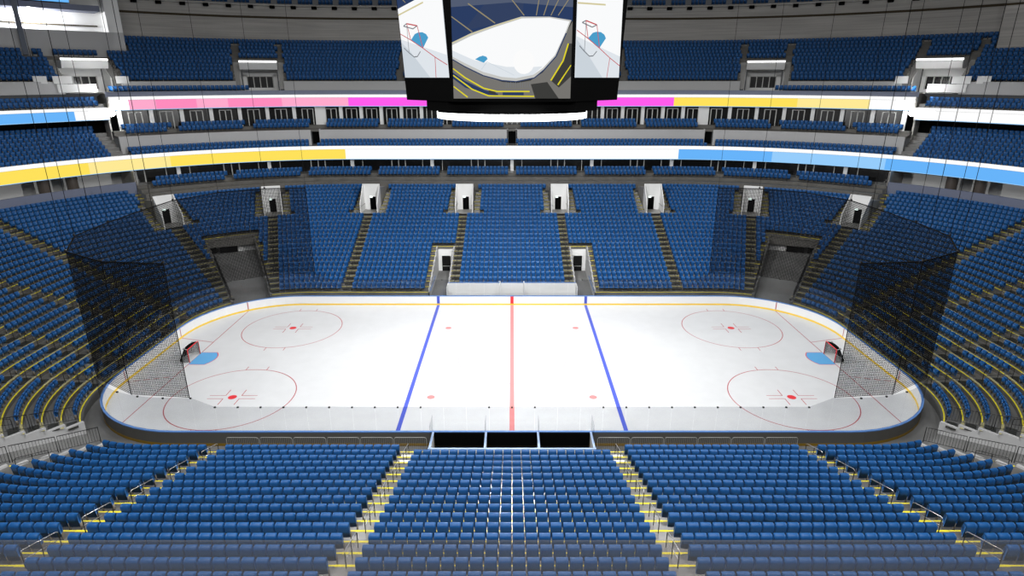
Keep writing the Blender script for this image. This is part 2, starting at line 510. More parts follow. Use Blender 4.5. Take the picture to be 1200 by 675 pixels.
for sx in (-1, 1):
    flat('blue_line', rect(sx * 7.77 - .15, -12.92, sx * 7.77 + .15, 12.92), M['lineblue'], .002, 'broad blue line across the ice')
    gx = 27.13
    yy = BCY + math.sqrt((BR - .07) ** 2 - (gx - BCX) ** 2)
    flat('goal_line', rect(sx * gx - .035, -yy, sx * gx + .035, yy), M['darkred'], .002, 'thin red goal line')
    # goalkeeper's trapezoid
    for sy in (-1, 1):
        a, b_ = (gx, 3.35), (30.44, 4.27)
        dxl, dyl = .04, .0
        flat('trapezoid_line', [(sx * a[0], sy * (a[1] - .04)), (sx * b_[0], sy * (b_[1] - .04)), (sx * b_[0], sy * (b_[1] + .04)), (sx * a[0], sy * (a[1] + .04))], M['darkred'], .002)
    # crease: flat sides and a rounded front
    rr = 1.83; ya = 1.22
    xa = math.sqrt(rr ** 2 - ya ** 2) + .02
    poly = [(sx * gx, -ya), (sx * (gx - xa), -ya)]
    a0 = math.asin(ya / rr)
    poly += [(sx * (gx - rr * math.cos(a)), rr * math.sin(a)) for a in np.linspace(-a0, a0, 14)[1:-1]]
    poly += [(sx * (gx - xa), ya), (sx * gx, ya)]
    cr_ = flat('goal_crease', poly, M['crease'], .003, 'light blue goal crease')
    b = MB()
    inn = []
    for (x, y) in poly: inn.append((sx * gx + (x - sx * gx) * .965 , y * .96))
    b.loft([[(poly[i][0], poly[i][1], ZI + .004), (inn[i][0], inn[i][1], ZI + .004)] for i in range(len(poly))])
    o = b.build('crease_outline', M['red'], cr_)
    if o.data.polygons[0].normal.z < 0: o.data.flip_normals()
annulus('centre_circle', 0, 0, 4.57, .06, M['circleblue'])
for sx in (-1, 1):
    for sy in (-1, 1):
        flat('neutral_dot', circ(sx * 6.1, sy * 6.7, .30), M['red_overlit'], .002)
        fx, fy = sx * 21.03, sy * 6.7
        flat('faceoff_dot', circ(fx, fy, .32), M['red'], .002)
        annulus('faceoff_circle', fx, fy, 4.57, .07, M['darkred'])
        b = MB()
        for ux in (-1, 1):
            for uy in (-1, 1):
                x0, y0 = fx + ux * .6, fy + uy * .24
                for (ax, ay, bx_, by_) in ((x0, y0 - .03, x0 + ux * 1.2, y0 + .03), (x0 - .03, y0, x0 + .03, y0 + uy * .9)):
                    b.add([(ax, ay, ZI + .002), (bx_, ay, ZI + .002), (bx_, by_, ZI + .002), (ax, by_, ZI + .002)], [(0, 1, 2, 3)])
        for uy in (-1, 1):
            for ux in (-.85, .85):
                x0, y0 = fx + ux, fy + uy * 4.5
                b.add([(x0 - .03, y0, ZI + .002), (x0 + .03, y0, ZI + .002), (x0 + .03, y0 + uy * .6, ZI + .002), (x0 - .03, y0 + uy * .6, ZI + .002)], [(0, 1, 2, 3)])
        tag(b.build('faceoff_hash_marks', M['darkred'], ice))

boards = empty('dasher_boards', (0, 0, 0), 0, 'white dasher boards with yellow kick plate and blue top rail around the ice', 'boards')
board_loft([(BR, .20), (BR + .10, .20), (BR + .10, 1.0), (BR, 1.0)]).build('board_panel', M['board'], boards)
tag(board_loft([(BR + .10, .20), (BR + .125, .20), (BR + .125, 1.0), (BR + .10, 1.0)]).build('outer_panel', M['outer'], boards), 'dark grey outer face')
tag(board_loft([(BR - .02, .004), (BR + .12, .004), (BR + .12, .20), (BR - .02, .20)]).build('kick_plate', M['kick'], boards), 'yellow kick plate')
tag(board_loft([(BR + .12, .004), (BR + .14, .004), (BR + .14, .20), (BR + .12, .20)]).build('outer_kick_plate', M['kick_shaded'], boards), 'yellow kick plate on the outer face, shade painted in')
tag(board_loft([(BR - .02, 1.0), (BR + .13, 1.0), (BR + .13, 1.07), (BR - .02, 1.07)]).build('top_rail', M['railblue'], boards), 'blue top rail')
for x, w, m in ((0, .34, 'red'), (-7.77, .3, 'lineblue'), (7.77, .3, 'lineblue')):
    for sy in (1, -1):
        b = MB(); b.box((x, sy * 12.943, .515), (w, .012, .96)); b.build('board_line', M[m], boards)
for sx in (1, -1):
    for sy in (1, -1):
        for (gx, gy) in ((27.13, BCY + math.sqrt(BR ** 2 - (27.13 - BCX) ** 2)), (30.46, 4.27)):
            b = MB()
            if gx > 29: b.box((sx * 30.475, sy * gy, .6), (.012, .08, .79))
            else: b.box((sx * (gx - .012), sy * (gy - .015), .6), (.08, .012, .79), -sx * sy * math.atan2(gx - BCX, gy - BCY))
            b.build('goal_line_marking', M['darkred'], boards)
# glass panes on the boards, one by one, a black clamp at each joint
def board_q(t, R):
    """point of the boards' path at arc length t from far centre, clockwise"""
    L = 4 * BCX + 4 * BCY + 2 * PI * R; t %= L
    segs = [('l', (0, BCY + R), (1, 0), BCX), ('a', (BCX, BCY), 0, R * PI / 2), ('l', (BCX + R, BCY), (0, -1), 2 * BCY), ('a', (BCX, -BCY), 1, R * PI / 2),
            ('l', (BCX, -BCY - R), (-1, 0), 2 * BCX), ('a', (-BCX, -BCY), 2, R * PI / 2), ('l', (-BCX - R, -BCY), (0, 1), 2 * BCY), ('a', (-BCX, BCY), 3, R * PI / 2), ('l', (-BCX, BCY + R), (1, 0), BCX)]
    for k, p, d, ln in segs:
        if t <= ln + 1e-9:
            if k == 'l': return p[0] + d[0] * t, p[1] + d[1] * t
            a = d * PI / 2 + t / R; return p[0] + R * math.sin(a), p[1] + R * math.cos(a)
        t -= ln
    return 0, BCY + R
RG = BR + .045
LG = 4 * BCX + 4 * BCY + 2 * PI * RG
NP = 100
def glass_top(x):
    return 2.85 if abs(x) < 19.0 else (3.5 if abs(x) > 20.45 else 2.85 + .65 * (abs(x) - 19.0) / 1.45)
ts = []
def seglist():
    out = []
    x = -20.45
    side = [-20.45, -19.0] + [-19.0 + 38.0 * i / 26 for i in range(1, 27)] + [20.45]
    return side
sideX = seglist()
q_side = [LG + x if x < 0 else x for x in sideX]
pane_spans = []
for i in range(len(sideX) - 1):                # far and near long sides
    pane_spans.append([(sideX[i], BCY + RG), (sideX[i + 1], BCY + RG)])
    pane_spans.append([(sideX[i], -BCY - RG), (sideX[i + 1], -BCY - RG)])
endL = (BCX - 20.45) * 2 + PI * RG + 2 * BCY
for sx in (1, -1):
    n = 22
    t0 = 20.45
    for i in range(n):
        ta, tb = t0 + endL * i / n, t0 + endL * (i + 1) / n
        pts_ = [board_q(ta + (tb - ta) * j / 3, RG) for j in range(4)]
        pane_spans.append([(sx * x, y) for x, y in pts_])
for i, span in enumerate(pane_spans):
    b = MB(); rings = []
    for j, (x, y) in enumerate(span):
        x2, y2 = span[min(j + 1, len(span) - 1)]; x1, y1 = span[max(j - 1, 0)]
        tx, ty = x2 - x1, y2 - y1; l = math.hypot(tx, ty); tx /= l; ty /= l
        if j == 0: x += tx * .006; y += ty * .006
        if j == len(span) - 1: x -= tx * .006; y -= ty * .006
        h = glass_top(x); nx, ny = -ty * .006, tx * .006
        rings.append([(x - nx, y - ny, 1.06), (x + nx, y + ny, 1.06), (x + nx, y + ny, h), (x - nx, y - ny, h)])
    b.loft(rings, closed_profile=True, caps=True)
    p = b.build('glass_pane', M['glass'], boards)
    x, y = span[0]
    skip = abs(y) > 12 and y < 0 and (1.5 < abs(x) < 4.8)
    if not skip:
        c = MB(); c.box((x, y, glass_top(x) - .03), (.11, .09, .085)); c.build('clamp', M['darkmetal'], p)

# goals
def make_goal(sx):
    g = empty('goal', (sx * 27.13, 0, .042), 0 if sx > 0 else PI,
              'red-framed hockey goal with black netting, ' + ('right' if sx > 0 else 'left') + ' end of the ice', 'goal', 'hockey goals')
    r = .035
    b = MB(); b.tube([(0, -.915, 0), (0, -.915, 1.14), (0, -.86, 1.2), (0, -.8, 1.22), (0, .8, 1.22), (0, .86, 1.2), (0, .915, 1.14), (0, .915, 0)], r, 8)
    tag(b.build('front_frame', M['goalred'], g, smooth=True), 'red posts and crossbar')
    def arcpts(depth, hw, z, n=9): return [(depth * math.sin(a), -hw * math.cos(a), z) for a in np.linspace(0, PI, n)]
    top = [(0, -.86, 1.2)] + [(.50 * math.sin(a) ** .6, -.86 * math.cos(a), 1.2) for a in np.linspace(.15, PI - .15, 9)] + [(0, .86, 1.2)]
    bot = [(0, -.915, .03)] + [(1.12 * math.sin(a) ** .6, -1.05 * math.cos(a), .03) for a in np.linspace(.15, PI - .15, 9)] + [(0, .915, .03)]
    b = MB(); b.tube(bot, .025, 6); b.build('base_frame', M['board'], g)
    b = MB(); b.tube(top, .02, 6); b.tube([top[5], (.75, 0, .6), bot[5]], .02, 6); b.build('top_frame', M['board'], g)
    # netting: cords over the top, back and sides
    b = MB(); w = .016
    def interp(P, t):
        f = t * (len(P) - 1); i = min(int(f), len(P) - 2); f -= i
        return tuple(P[i][c] * (1 - f) + P[i + 1][c] * f for c in range(3))
    n = 44
    for i in range(n + 1):
        t = i / n; p, q = interp(top, t), interp(bot, t)
        b.tube([p, q], w, 3)
    for i in range(1, 18):
        h = i / 18
        b.tube([tuple(interp(top, t)[c] * (1 - h) + interp(bot, t)[c] * h for c in range(3)) for t in np.linspace(0, 1, 15)], w, 3)
    b.build('netting', M['netblack'], g)
    b = MB()
    for i in range(31):
        y = -.85 + 1.7 * i / 30
        dep = .50 * max(.05, 1 - (y / .86) ** 2) ** .3
        b.tube([(0, y, 1.21), (dep, y, 1.2)], w, 3)
    for i in range(1, 9): b.tube([(.058 * i, -.83, 1.205), (.058 * i, .83, 1.205)], w, 3)
    b.build('top_netting', M['netblack'], g)
make_goal(1); make_goal(-1)

# penalty boxes, near side
pb = empty('penalty_boxes', (0, -13.06, 0), 0, 'three open penalty box bays with blue rails behind the near boards', 'penalty box')
YB = -1.95
b = MB(); b.box((0, YB, .55), (10.3, .07, 1.02)); b.build('back_panel', M['board'], pb)
tag((lambda b: (b.box((0, YB, 1.085), (10.4, .13, .05)), b)[1])(MB()).build('back_rail', M['rail_sheen'], pb), 'blue rail, reflection painted in')
for x in (-5.1, -1.68, 1.68, 5.1):
    b = MB(); b.box((x, YB / 2 - .02, .55), (.07, abs(YB) - .14, 1.02)); b.build('divider', M['board'], pb)
    b = MB(); b.box((x, YB / 2 - .02, 1.085), (.13, abs(YB) - .12, .05)); b.build('divider_rail', M['rail_sheen'], pb)
    b = MB(); b.box((x, -.8, 1.75), (.014, 1.3, 1.28)); b.build('divider_glass', M['glass'], pb)
for x in (-3.4, 0, 3.4):
    b = MB(); b.box((x, YB / 2, .03), (3.25, abs(YB) - .15, .03)); b.build('bay_floor', M['black'], pb)
    b = MB(); b.box((x, -1.74, .62), (3.2, .34, .04)); b.build('shelf', M['white'], pb)
    b = MB(); b.box((x, -1.5, .42), (2.9, .32, .05)); b.box((x - 1.3, -1.5, .22), (.05, .3, .36)); b.box((x + 1.3, -1.5, .22), (.05, .3, .36)); b.build('bench', M['black'], pb)
    b = MB(); b.box((x, -.06, .55), (3.25, .05, .95)); b.build('front_lining', M['black'], pb)
# players' bench, far side
bn = empty('players_bench', (0, 13.1, 0), 0, 'white walled players bench behind the far boards', 'bench')
b = MB(); b.box((0, 1.55, .98), (13.7, .08, 1.92)); b.build('back_panel', M['white'], bn)
b = MB(); b.box((0, 1.55, 1.965), (13.75, .12, .05)); b.build('back_rail', M['railblue'], bn)
for x in (-1.27, 1.27):
    b = MB(); b.box((x, .75, 1.1), (.09, 1.4, 2.15)); b.build('divider', M['white'], bn)
for s in (-1, 1):
    b = MB(); b.box((s * 4.1, 1.1, .5), (5.2, .36, .06)); b.box((s * 4.1, 1.1, .26), (4.8, .06, .44)); b.build('bench_seat', M['frame'], bn)
    b = MB(); b.box((s * 6.86, .75, .98), (.07, 1.45, 1.92)); b.build('end_panel', M['white'], bn)

# ------------------------------------------------------------------ bench tunnels and corner tunnels
def tunnel_walls():
    # bench tunnels
    for sx in (1, -1):
        b = MB()
        yb = CY + R0 + BT[2] * D
        for x in (BT[0], BT[1]):
            n = BT[2]
            for k in range(n):
                y0 = CY + R0 + k * D
                b.box((sx * x, y0 + D / 2, (row_z(k) + .35) / 2), (.14, D, row_z(k) + .35))
        structure(b, 'wall_bench_tunnel_' + ('right' if sx > 0 else 'left'), M['parapet'])
        b = MB(); w = BT[1] - BT[0]; xc = sx * (BT[0] + BT[1]) / 2
        b.box((xc, yb + .1, 1.65), (w, .16, 3.3)); structure(b, 'wall_bench_tunnel_end_' + ('right' if sx > 0 else 'left'), M['white'])
        b = MB(); b.box((xc, yb - .03, .45 + .95), (1.02, .1, 1.9), 0, 0); b.box((xc, yb - .06, .45 + .62), (.9, .08, .04), 0, 1)
        structure(b, 'door_' + ('7' if sx > 0 else '8'), [M['darkglass'], M['frame']])
        b = MB(); y0 = CY + R0 - .3
        b.hexa([(xc - w / 2, y0, .01), (xc + w / 2, y0, .01), (xc + w / 2, yb, .01), (xc - w / 2, yb, .01)], [(xc - w / 2, y0, .02), (xc + w / 2, y0, .02), (xc + w / 2, yb, .45), (xc - w / 2, yb, .45)])
        structure(b, 'floor_bench_tunnel_' + ('right' if sx > 0 else 'left'), M['floorc'])
        h = empty('tunnel_handrail', (0, 0, 0), 0, 'blue handrail on the ' + ('right' if sx > 0 else 'left') + ' bench tunnel wall', 'handrail')
        for x in (BT[0] + .16, BT[1] - .16):
            b = MB(); b.tube([(sx * x, 15.0, .95), (sx * x, 19.5, 1.15)], .035, 6)
            b.build('rail', M['railblue'], h)
            b = MB()
            b.tube([(sx * x, 15.2, .96), (sx * (x + (.11 if x > 8 else -.11)), 15.2, .96)], .02, 4); b.build('bracket', M['railblue'], h)
    # corner tunnels
    for sx in (1, -1):
        for sy in (1, -1):
            nm = ('far' if sy > 0 else 'near') + ('_right' if sx > 0 else '_left')
            d1 = np.array(T1b) - np.array(T1a); d2 = np.array(T2b) - np.array(T2a)
            l1, l2 = np.linalg.norm(d1), np.linalg.norm(d2)
            b = MB()
            for a, d, l, off in ((T1a, d1, l1, 1), (T2a, d2, l2, -1)):
                u = d / l; n_ = np.array((-u[1], u[0])) * off
                ks = 40; pr = None
                for i in range(ks):
                    p0 = np.array(a) + u * (l * 1.06 * i / ks - .1); p1 = np.array(a) + u * (l * 1.06 * (i + 1) / ks - .1)
                    pm = (p0 + p1) / 2
                    k = max(0, min(TROWS - 1, int((rad(*pm) - R0) / D)))
                    h = row_z(k) + .12
                    c = (p0 + p1) / 2 + n_ * .02
                    b.box((sx * c[0], sy * c[1], h / 2), (np.linalg.norm(p1 - p0), .22, h), math.atan2(sy * u[1], sx * u[0]))
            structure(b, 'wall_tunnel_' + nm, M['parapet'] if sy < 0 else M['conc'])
            # ramp, lintel and the rear wall with its doors
            p1, p2 = np.array(T1b), np.array(T2b)
            u = (d1 / l1 + d2 / l2); u /= np.linalg.norm(u)
            S = lambda p, z: (sx * p[0], sy * p[1], z)
            e1, e2 = p1 + u * 1.6, p2 + u * 1.6
            f1, f2 = np.array(T1a), np.array(T2a)
            b = MB()
            b.hexa([S(f1, .004), S(f2, .004), S(p2, .004), S(p1, .004)], [S(f1, .012), S(f2, .012), S(p2, 2.7), S(p1, 2.7)])
            b.hexa([S(p1, 2.5), S(p2, 2.5), S(e2, 2.5), S(e1, 2.5)], [S(p1, 2.7), S(p2, 2.7), S(e2, 2.7), S(e1, 2.7)])
            structure(b, 'floor_tunnel_' + nm, M['floorc'])
            b = MB(); g1, g2 = p1 - u * .25, p2 - u * .25
            b.hexa([S(g1, 3.65), S(g2, 3.65), S(e2, 3.65), S(e1, 3.65)], [S(g1, 4.4), S(g2, 4.4), S(e2, 4.4), S(e1, 4.4)])
            structure(b, 'ceiling_tunnel_' + nm, M['riser'])
            b = MB(); q_ = (e1 + e2) / 2; t_ = (e2 - e1); wv = np.linalg.norm(t_); ang = math.atan2(sy * t_[1], sx * t_[0])
            b.box((sx * q_[0], sy * q_[1], 3.2), (wv, .2, 1.2), ang)
            structure(b, 'wall_tunnel_rear_' + nm, M['conc'])
            if sy > 0:
                tu = t_ / wv
                for h0, h1, mm, dn in ((.02, .2, 'black', 1), (.27, .62, 'black', 2), (.64, 1.0, 'white', 3)):
                    c = e1 + t_ * (h0 + h1) / 2 - u * .9
                    b = MB(); b.box((sx * c[0], sy * c[1], 3.15), (wv * (h1 - h0), .08, .95), ang)
                    structure(b, 'door_%d' % (dn + (0 if sx > 0 else 3)), M[mm])
tunnel_walls()

# railings on the rims of the corner tunnels: panels of thin bars
def railing_panel(p0, p1, label):
    p0, p1 = np.array(p0), np.array(p1)
    o = empty('tunnel_railing', tuple(p0), 0, label, 'railing', 'railings along the corner tunnels')
    v = p1 - p0; H = 1.05
    b = MB(); b.tube([(0, 0, 0), (0, 0, H), tuple(v + (0, 0, H)), tuple(v)], .028, 5)
    b.tube([(0, 0, .12), tuple(v + (0, 0, .12))], .022, 4); b.build('frame', M['darkmetal'], o)
    n = int(np.linalg.norm(v) / .16); b = MB()
    for i in range(1, n): q = v * i / n; b.tube([tuple(q + (0, 0, .12)), tuple(q + (0, 0, H))], .012, 4)
    b.build('bars', M['darkmetal'], o)
for sx in (1, -1):
    for sy in (1, -1):
        for (a, bb, wn) in ((T1a, T1b, 'end-stand'), (T2a, T2b, 'side-stand')):
            a, bb = np.array(a), np.array(bb); l = np.linalg.norm(bb - a); u = (bb - a) / l
            n = 5
            for i in range(n):
                pa, pb_ = a + u * (.15 + (l - .3) * i / n), a + u * (.15 + (l - .3) * (i + 1) / n - .12)
                if sy > 0 and i > 2: continue
                za, zb = [row_z(max(0, (rad(*p) - R0) / D - .5)) + .28 for p in (pa, pb_)]
                if not in_view(sx * pa[0], sy * pa[1], za, 10): continue
                railing_panel((sx * pa[0], sy * pa[1], za), (sx * pb_[0], sy * pb_[1], zb),
                              'dark railing, %s rim of the %s %s tunnel, %s panel from the ice' % (wn, 'far' if sy > 0 else 'near', 'right' if sx > 0 else 'left', ordn(i + 1)))

# barricades behind the near boards
def make_barricade():
    o = empty('barricade', (0, 0, 0), 0, 'grey steel crowd barricade', 'barricade')
    b = MB(); W = 1.02; H = 1.2
    b.tube([(-W, 0, .0), (-W, 0, H - .12), (-W + .04, 0, H - .03), (-W + .12, 0, H), (W - .12, 0, H), (W - .04, 0, H - .03), (W, 0, H - .12), (W, 0, 0)], .022, 6)
    b.tube([(-W, 0, .2), (W, 0, .2)], .016, 5); b.build('frame', M['barrier'], o)
    b = MB()
    for i in range(1, 17): x = -W + 2 * W * i / 17; b.tube([(x, 0, .2), (x, 0, H)], .008, 4)
    b.build('bars', M['barrier'], o)
    for x in (-W + .1, W - .1):
        b = MB(); b.box((x, 0, .015), (.06, .5, .03)); b.build('foot', M['barrier'], o)
    return o
bar0 = None
for sx in (-1, 1):
    for i in range(6):
        x = sx * (6.45 + 2.13 * i)
        lab = 'grey steel crowd barricade behind the near boards, %s one %s of the penalty boxes' % (ordn(i + 1), 'right' if sx > 0 else 'left')
        if bar0 is None: bar0 = make_barricade(); bar0.location = (x, -13.95, .002); bar0['label'] = lab; bar0['group'] = 'barricades behind the near boards'
        else: copy_tree(bar0, (x, -13.95, .002), 0, lab)

# handrails up the aisles
def make_handrail(m):
    o = empty('aisle_handrail', (0, 0, 0), 0, 'steel aisle handrail', 'handrail', 'handrails up the aisles')
    run, rise = 1.7, 1.7 * RISE / D
    b = MB(); b.tube([(0, 0, .0), (0, 0, .78), (0, .03, .86), (0, .12, .92), (0, run - .1, .92 + rise - .05), (0, run - .02, .86 + rise), (0, run, .78 + rise)], .02, 6); b.build('top_rail', m, o, smooth=True)
    b = MB(); b.tube([(0, 0, .48), (0, run, .48 + rise)], .014, 6); b.build('mid_rail', m, o, smooth=True)
    for y in (0, run):
        b = MB(); b.tube([(0, y, .0 if y == 0 else rise - .1), (0, y, .80 + (rise if y else 0))], .021, 6); b.build('post', M['darkmetal'], o)
    b = MB(); b.tube([(0, run / 2, rise / 2 - .08), (0, run / 2, .86 + rise / 2)], .02, 6); b.build('post', M['darkmetal'], o)
    return o
hr = {}
ANAME = {0: 'inner centre aisle', 1: 'outer centre aisle', 2: 'tunnel side aisle', 3: 'corner aisle', 4: 'outer end aisle', 5: 'middle end aisle'}
for sy in (-1, 1):
    for sx in (-1, 1):
        for j in range(6):
            cnt = 0
            for k in range(0, 24, 3):
                if j < 4 and (k > 14): continue
                x, y = aisle_at(j, R0 + (k + .45) * D)
                if in_tunnel(x, y, k, .5): continue
                cnt += 1
                if not in_view(sx * x, sy * y, row_z(k) + .6, 30): continue
                dx, dy = aisle_dir(j)
                lab = 'handrail in the %s stand, %s %s, %s from the ice' % ('far' if sy > 0 else 'near', 'right' if sx > 0 else 'left', ANAME[j], ordn(cnt))
                ang = math.atan2(sy * dy, sx * dx) - PI / 2
                key = 'steel' if (sy < 0 and j < 2) else 'darkmetal'
                lab = ('steel ' if key == 'steel' else 'black ') + lab
                if key not in hr:
                    hr[key] = h_ = make_handrail(M[key]); h_.location = (sx * x, sy * y, row_z(k)); h_.rotation_euler = (0, 0, ang); h_['label'] = lab
                else: copy_tree(hr[key], (sx * x, sy * y, row_z(k)), ang, lab)

# entry portals of the lower bowl
def make_portal(j, sx):
    vx, vy, nx, ny = vom_frame(j, sx)
    r = rad(vx, vy)
    names = ['inner centre aisle', 'outer centre aisle', 'aisle beside the corner tunnel', 'corner aisle']
    f_off = R0 + 17 * D - r
    o = empty('entry_portal', (vx + nx * f_off, vy + ny * f_off, row_z(17) - .02), math.atan2(ny, nx) - PI / 2,
              'white walled entry portal at the top of the far %s %s' % ('right' if sx > 0 else 'left', names[j]), 'entry portal', 'entry portals above the far lower stand')
    dep = 2.3; H = 3.45
    for s in (-1, 1):
        b = MB(); x0, x1 = s * 1.04, s * 1.16
        zf = 1.15
        b.hexa([(x0, 0, -.25), (x1, 0, -.25), (x1, dep, -.25), (x0, dep, -.25)], [(x0, 0, zf), (x1, 0, zf), (x1, dep, H), (x0, dep, H)])
        b.build('side_wall', M['white'], o)
        b = MB(); b.tube([(s * .97, .1, .85), (s * .97, 2.2, .85)], .022, 5); b.build('handrail', M['darkmetal'], o)
    m = -sx if j < 2 else 0
    c = m * .12 - .0
    b = MB()
    b.box(((-1.03 + c - .42) / 2, dep, H / 2), (abs(-1.03 - (c - .42)), .12, H)); b.box(((1.03 + c + .42) / 2, dep, H / 2), (abs(1.03 - (c + .42)), .12, H))
    b.box((c, dep, (1.75 + H) / 2), (.84, .12, H - 1.75)); b.build('back_wall', M['white'], o)
    b = MB(); b.box((c, dep + .2, .88), (.84, .05, 1.75)); tag(b.build('dark_doorway', M['black'], o), 'dark doorway')
    b = MB(); b.box((c - .2, dep - .12, 1.72), (.36, .06, .2)); tag(b.build('exit_sign', M['exit'], o), 'small lit exit sign')
    b = MB(); b.box((0, dep / 2, -.06), (2.06, dep, .08)); b.build('landing', M['step_grey'], o)
    full = 6 * D + .25
    b = MB(); b.hexa([(-1.14, dep + .3, -.2), (1.14, dep + .3, -.2), (1.14, full, -.2), (-1.14, full, -.2)], [(-1.14, dep + .3, 2.9), (1.14, dep + .3, 2.9), (1.14, full, 2.5), (-1.14, full, 2.5)]); b.build('roof_block', M['step_grey'], o)
for j in VOMS:
    for sx in (-1, 1): make_portal(j, sx)

# ------------------------------------------------------------------ upper levels (far half of the oval)
S = 2.75
def levels():
    # --- side zone
    b = MB()
    RB = R0 + NSIDE * D
    ring_sheet(b, [(RB, row_z(23) - .05), (RB, 8.9), (RB, 8.95), (RB + .09, 8.95), (RB + 1.45, 8.95), (RB + 1.45, 9.3), (RB + 1.45, 9.35), (RB + 1.53, 9.35), (35.45, 9.35), (35.45, 9.75), (38.1, 9.75)], -QZ, QZ, mis=[1, 1, 2, 0, 1, 1, 2, 0, 1, 0])
    structure(b, 'floor_suite_ledge', [M['conc'], M['riser'], M['step_grey']])
    b = MB(); ring_solid(b, [(36.9, 11.55), (45.5, 11.55), (45.5, 12.0), (39.1, 13.4), (38.15, 13.4), (38.15, 12.95), (37.1, 12.95), (36.95, 12.95)], -QZ, QZ)
    structure(b, 'floor_club_level', M['conc'])
    b = MB()
    for s0, s1 in club_spans: ring_box(b, 39.25, 39.45, 12.95, 15.55, s0, s1)
    structure(b, 'wall_club_parapet', M['parapet'])
    b = MB(); ring_solid(b, [(39.45, 15.3), (42.3, 15.3), (42.3, 16.1), (41.0, 16.1), (41.0, 15.62), (39.45, 15.62)], -QZ, QZ)
    structure(b, 'floor_upper_suite_ledge', M['riser'])
    b = MB(); ring_solid(b, [(41.1, 18.7), (45.5, 18.7), (45.5, 20.4), (43.0, 20.85), (41.5, 20.85), (41.5, 20.4), (41.2, 20.4)], -QZ, QZ)
    structure(b, 'floor_upper_deck_walkway', M['riser'])
    b = MB(); ring_box(b, 41.42, 41.5, 20.4, 21.02, -QZ, QZ); structure(b, 'trim_1', M['bluegrey'])
    # rear walls behind the suites
    b = MB(); ring_box(b, 40.6, 40.8, 9.3, 11.6, -QZ, QZ); structure(b, 'wall_suite_rear', M['black'])
    b = MB(); ring_box(b, 44.6, 44.8, 16.0, 18.8, -QZ, QZ); structure(b, 'wall_upper_suite_rear', M['black'])
    # --- end zones
    for sg in (-1, 1):
        a0, a1 = (QZ, S) if sg > 0 else (-S, -QZ)
        nm = 'right' if sg > 0 else 'left'
        Re = R0 + NEND * D
        b = MB(); ring_solid(b, [(Re, 8.3), (Re + .25, 8.3), (Re + .25, 10.2), (Re, 10.2)], a0, a1); structure(b, 'wall_concourse_parapet_' + nm, M['bluegrey'])
        b = MB(); ring_box(b, Re + .25, 42.5, 8.3, 8.7, a0, a1); structure(b, 'floor_concourse_' + nm, M['conc'])
        b = MB(); ring_box(b, 41.6, 41.9, 8.7, 11.9, a0, a1); structure(b, 'wall_concourse_' + nm, M['white'])
        b = MB(); prof = [(44.3, 11.6), (36.9, 11.6), (36.95, 12.95)]
        R_, z_ = 37.25, 12.95
        for k in range(8):
            prof += [(R_, z_), (R_ + .85, z_)]; R_ += .85; z_ += .42
        prof += [(44.3, z_ - .42)]
        ring_solid(b, prof, a0, a1); structure(b, 'floor_end_balcony_' + nm, M['conc'])
        b = MB(); ring_box(b, 44.1, 44.3, 12, 18, a0, a1); structure(b, 'wall_end_balcony_' + nm, M['black'])
        b = MB(); ring_solid(b, [(41.2, 17.6), (45.5, 17.6), (45.5, 19.55), (42.35, 19.55), (42.35, 19.1), (41.2, 19.1)], a0, a1); structure(b, 'floor_end_upper_balcony_' + nm, M['conc'])
        # end wall of the side-zone suites, seen beside the junction
        for (r1, r2, z1, z2, nme) in ((32.8, 41.9, 8.6, 11.5, 'suite'), (39.3, 45.0, 13.0, 18.6, 'club')):
            b = MB(); s_ = sg * QZ
            x1, y1 = pt(s_, r1 + 3); x2, y2 = pt(s_, r2)
            if nme == 'club': x1, y1 = pt(s_, r1 + 2.6)
            b.box(((x1 + x2) / 2, (y1 + y2) / 2, (z1 + z2) / 2), (math.hypot(x2 - x1, y2 - y1), .2, z2 - z1), math.atan2(y2 - y1, x2 - x1))
            structure(b, 'wall_%s_end_%s' % (nme, nm), M['wallgrey'])
    # --- upper deck terraces
    ud = MB()
    for k in range(11):
        R1 = 43.5 + .8 * k; z = 22.2 + .53 * k
        lim = S if k < 7 else 1 + 53 / 90
        liml = S if k < 7 else 1 + 40 / 90
        spans = [(-liml, lim)]
        if k < 6:
            spans = []
            cuts = sorted(UPORT)
            cur = -liml
            for c in cuts:
                hw = 3.6 / (48 * PI / 2) if True else 0
                spans.append((cur, c - hw)); cur = c + hw
            spans.append((cur, lim))
        for s0, s1 in spans:
            ring_sheet(ud, [(R1, z - .53), (R1, z), (R1 + .8, z)], s0, s1, mis=[1, 0])
    structure(ud, 'floor_upper_deck', [M['conc'], M['riser']])
    b = MB()
    cur = -S
    hw = 3.6 / (48 * PI / 2)
    for c in sorted(UPORT) + [None]:
        s1 = S if c is None else c - hw
        ring_box(b, 43.2, 43.45, 20.8, 22.28, cur, s1)
        if c is not None: cur = c + hw
    structure(b, 'wall_upper_deck_parapet', M['parapet'])
    # rear walls
    b = MB(); L40 = 1 + 40 / 90; LR = 1 + 53 / 90
    ring_box(b, 52.4, 52.8, 26.5, 33.2, -L40, LR)
    structure(b, 'wall_rear', M['wallgrey'])
    b = MB(); ring_box(b, 49.2, 49.5, 25.0, 33.6, LR, S); ring_box(b, 49.5, 53.0, 26.0, 33.2, LR, LR + .01); structure(b, 'wall_rear_right', M['wallgrey'])
    b = MB(); ring_box(b, 52.28, 52.4, 31.45, 31.75, -L40, LR); ring_box(b, 49.08, 49.2, 31.2, 31.45, LR, 1.75); structure(b, 'trim_2', M['brown'])
    # left rear wall: low wall, lit recess, steel beam
    b = MB(); ring_box(b, 49.2, 49.5, 25.0, 28.6, -S, -L40); ring_box(b, 49.5, 52.4, 28.3, 28.6, -S, -L40); structure(b, 'wall_rear_left', M['parapet'])
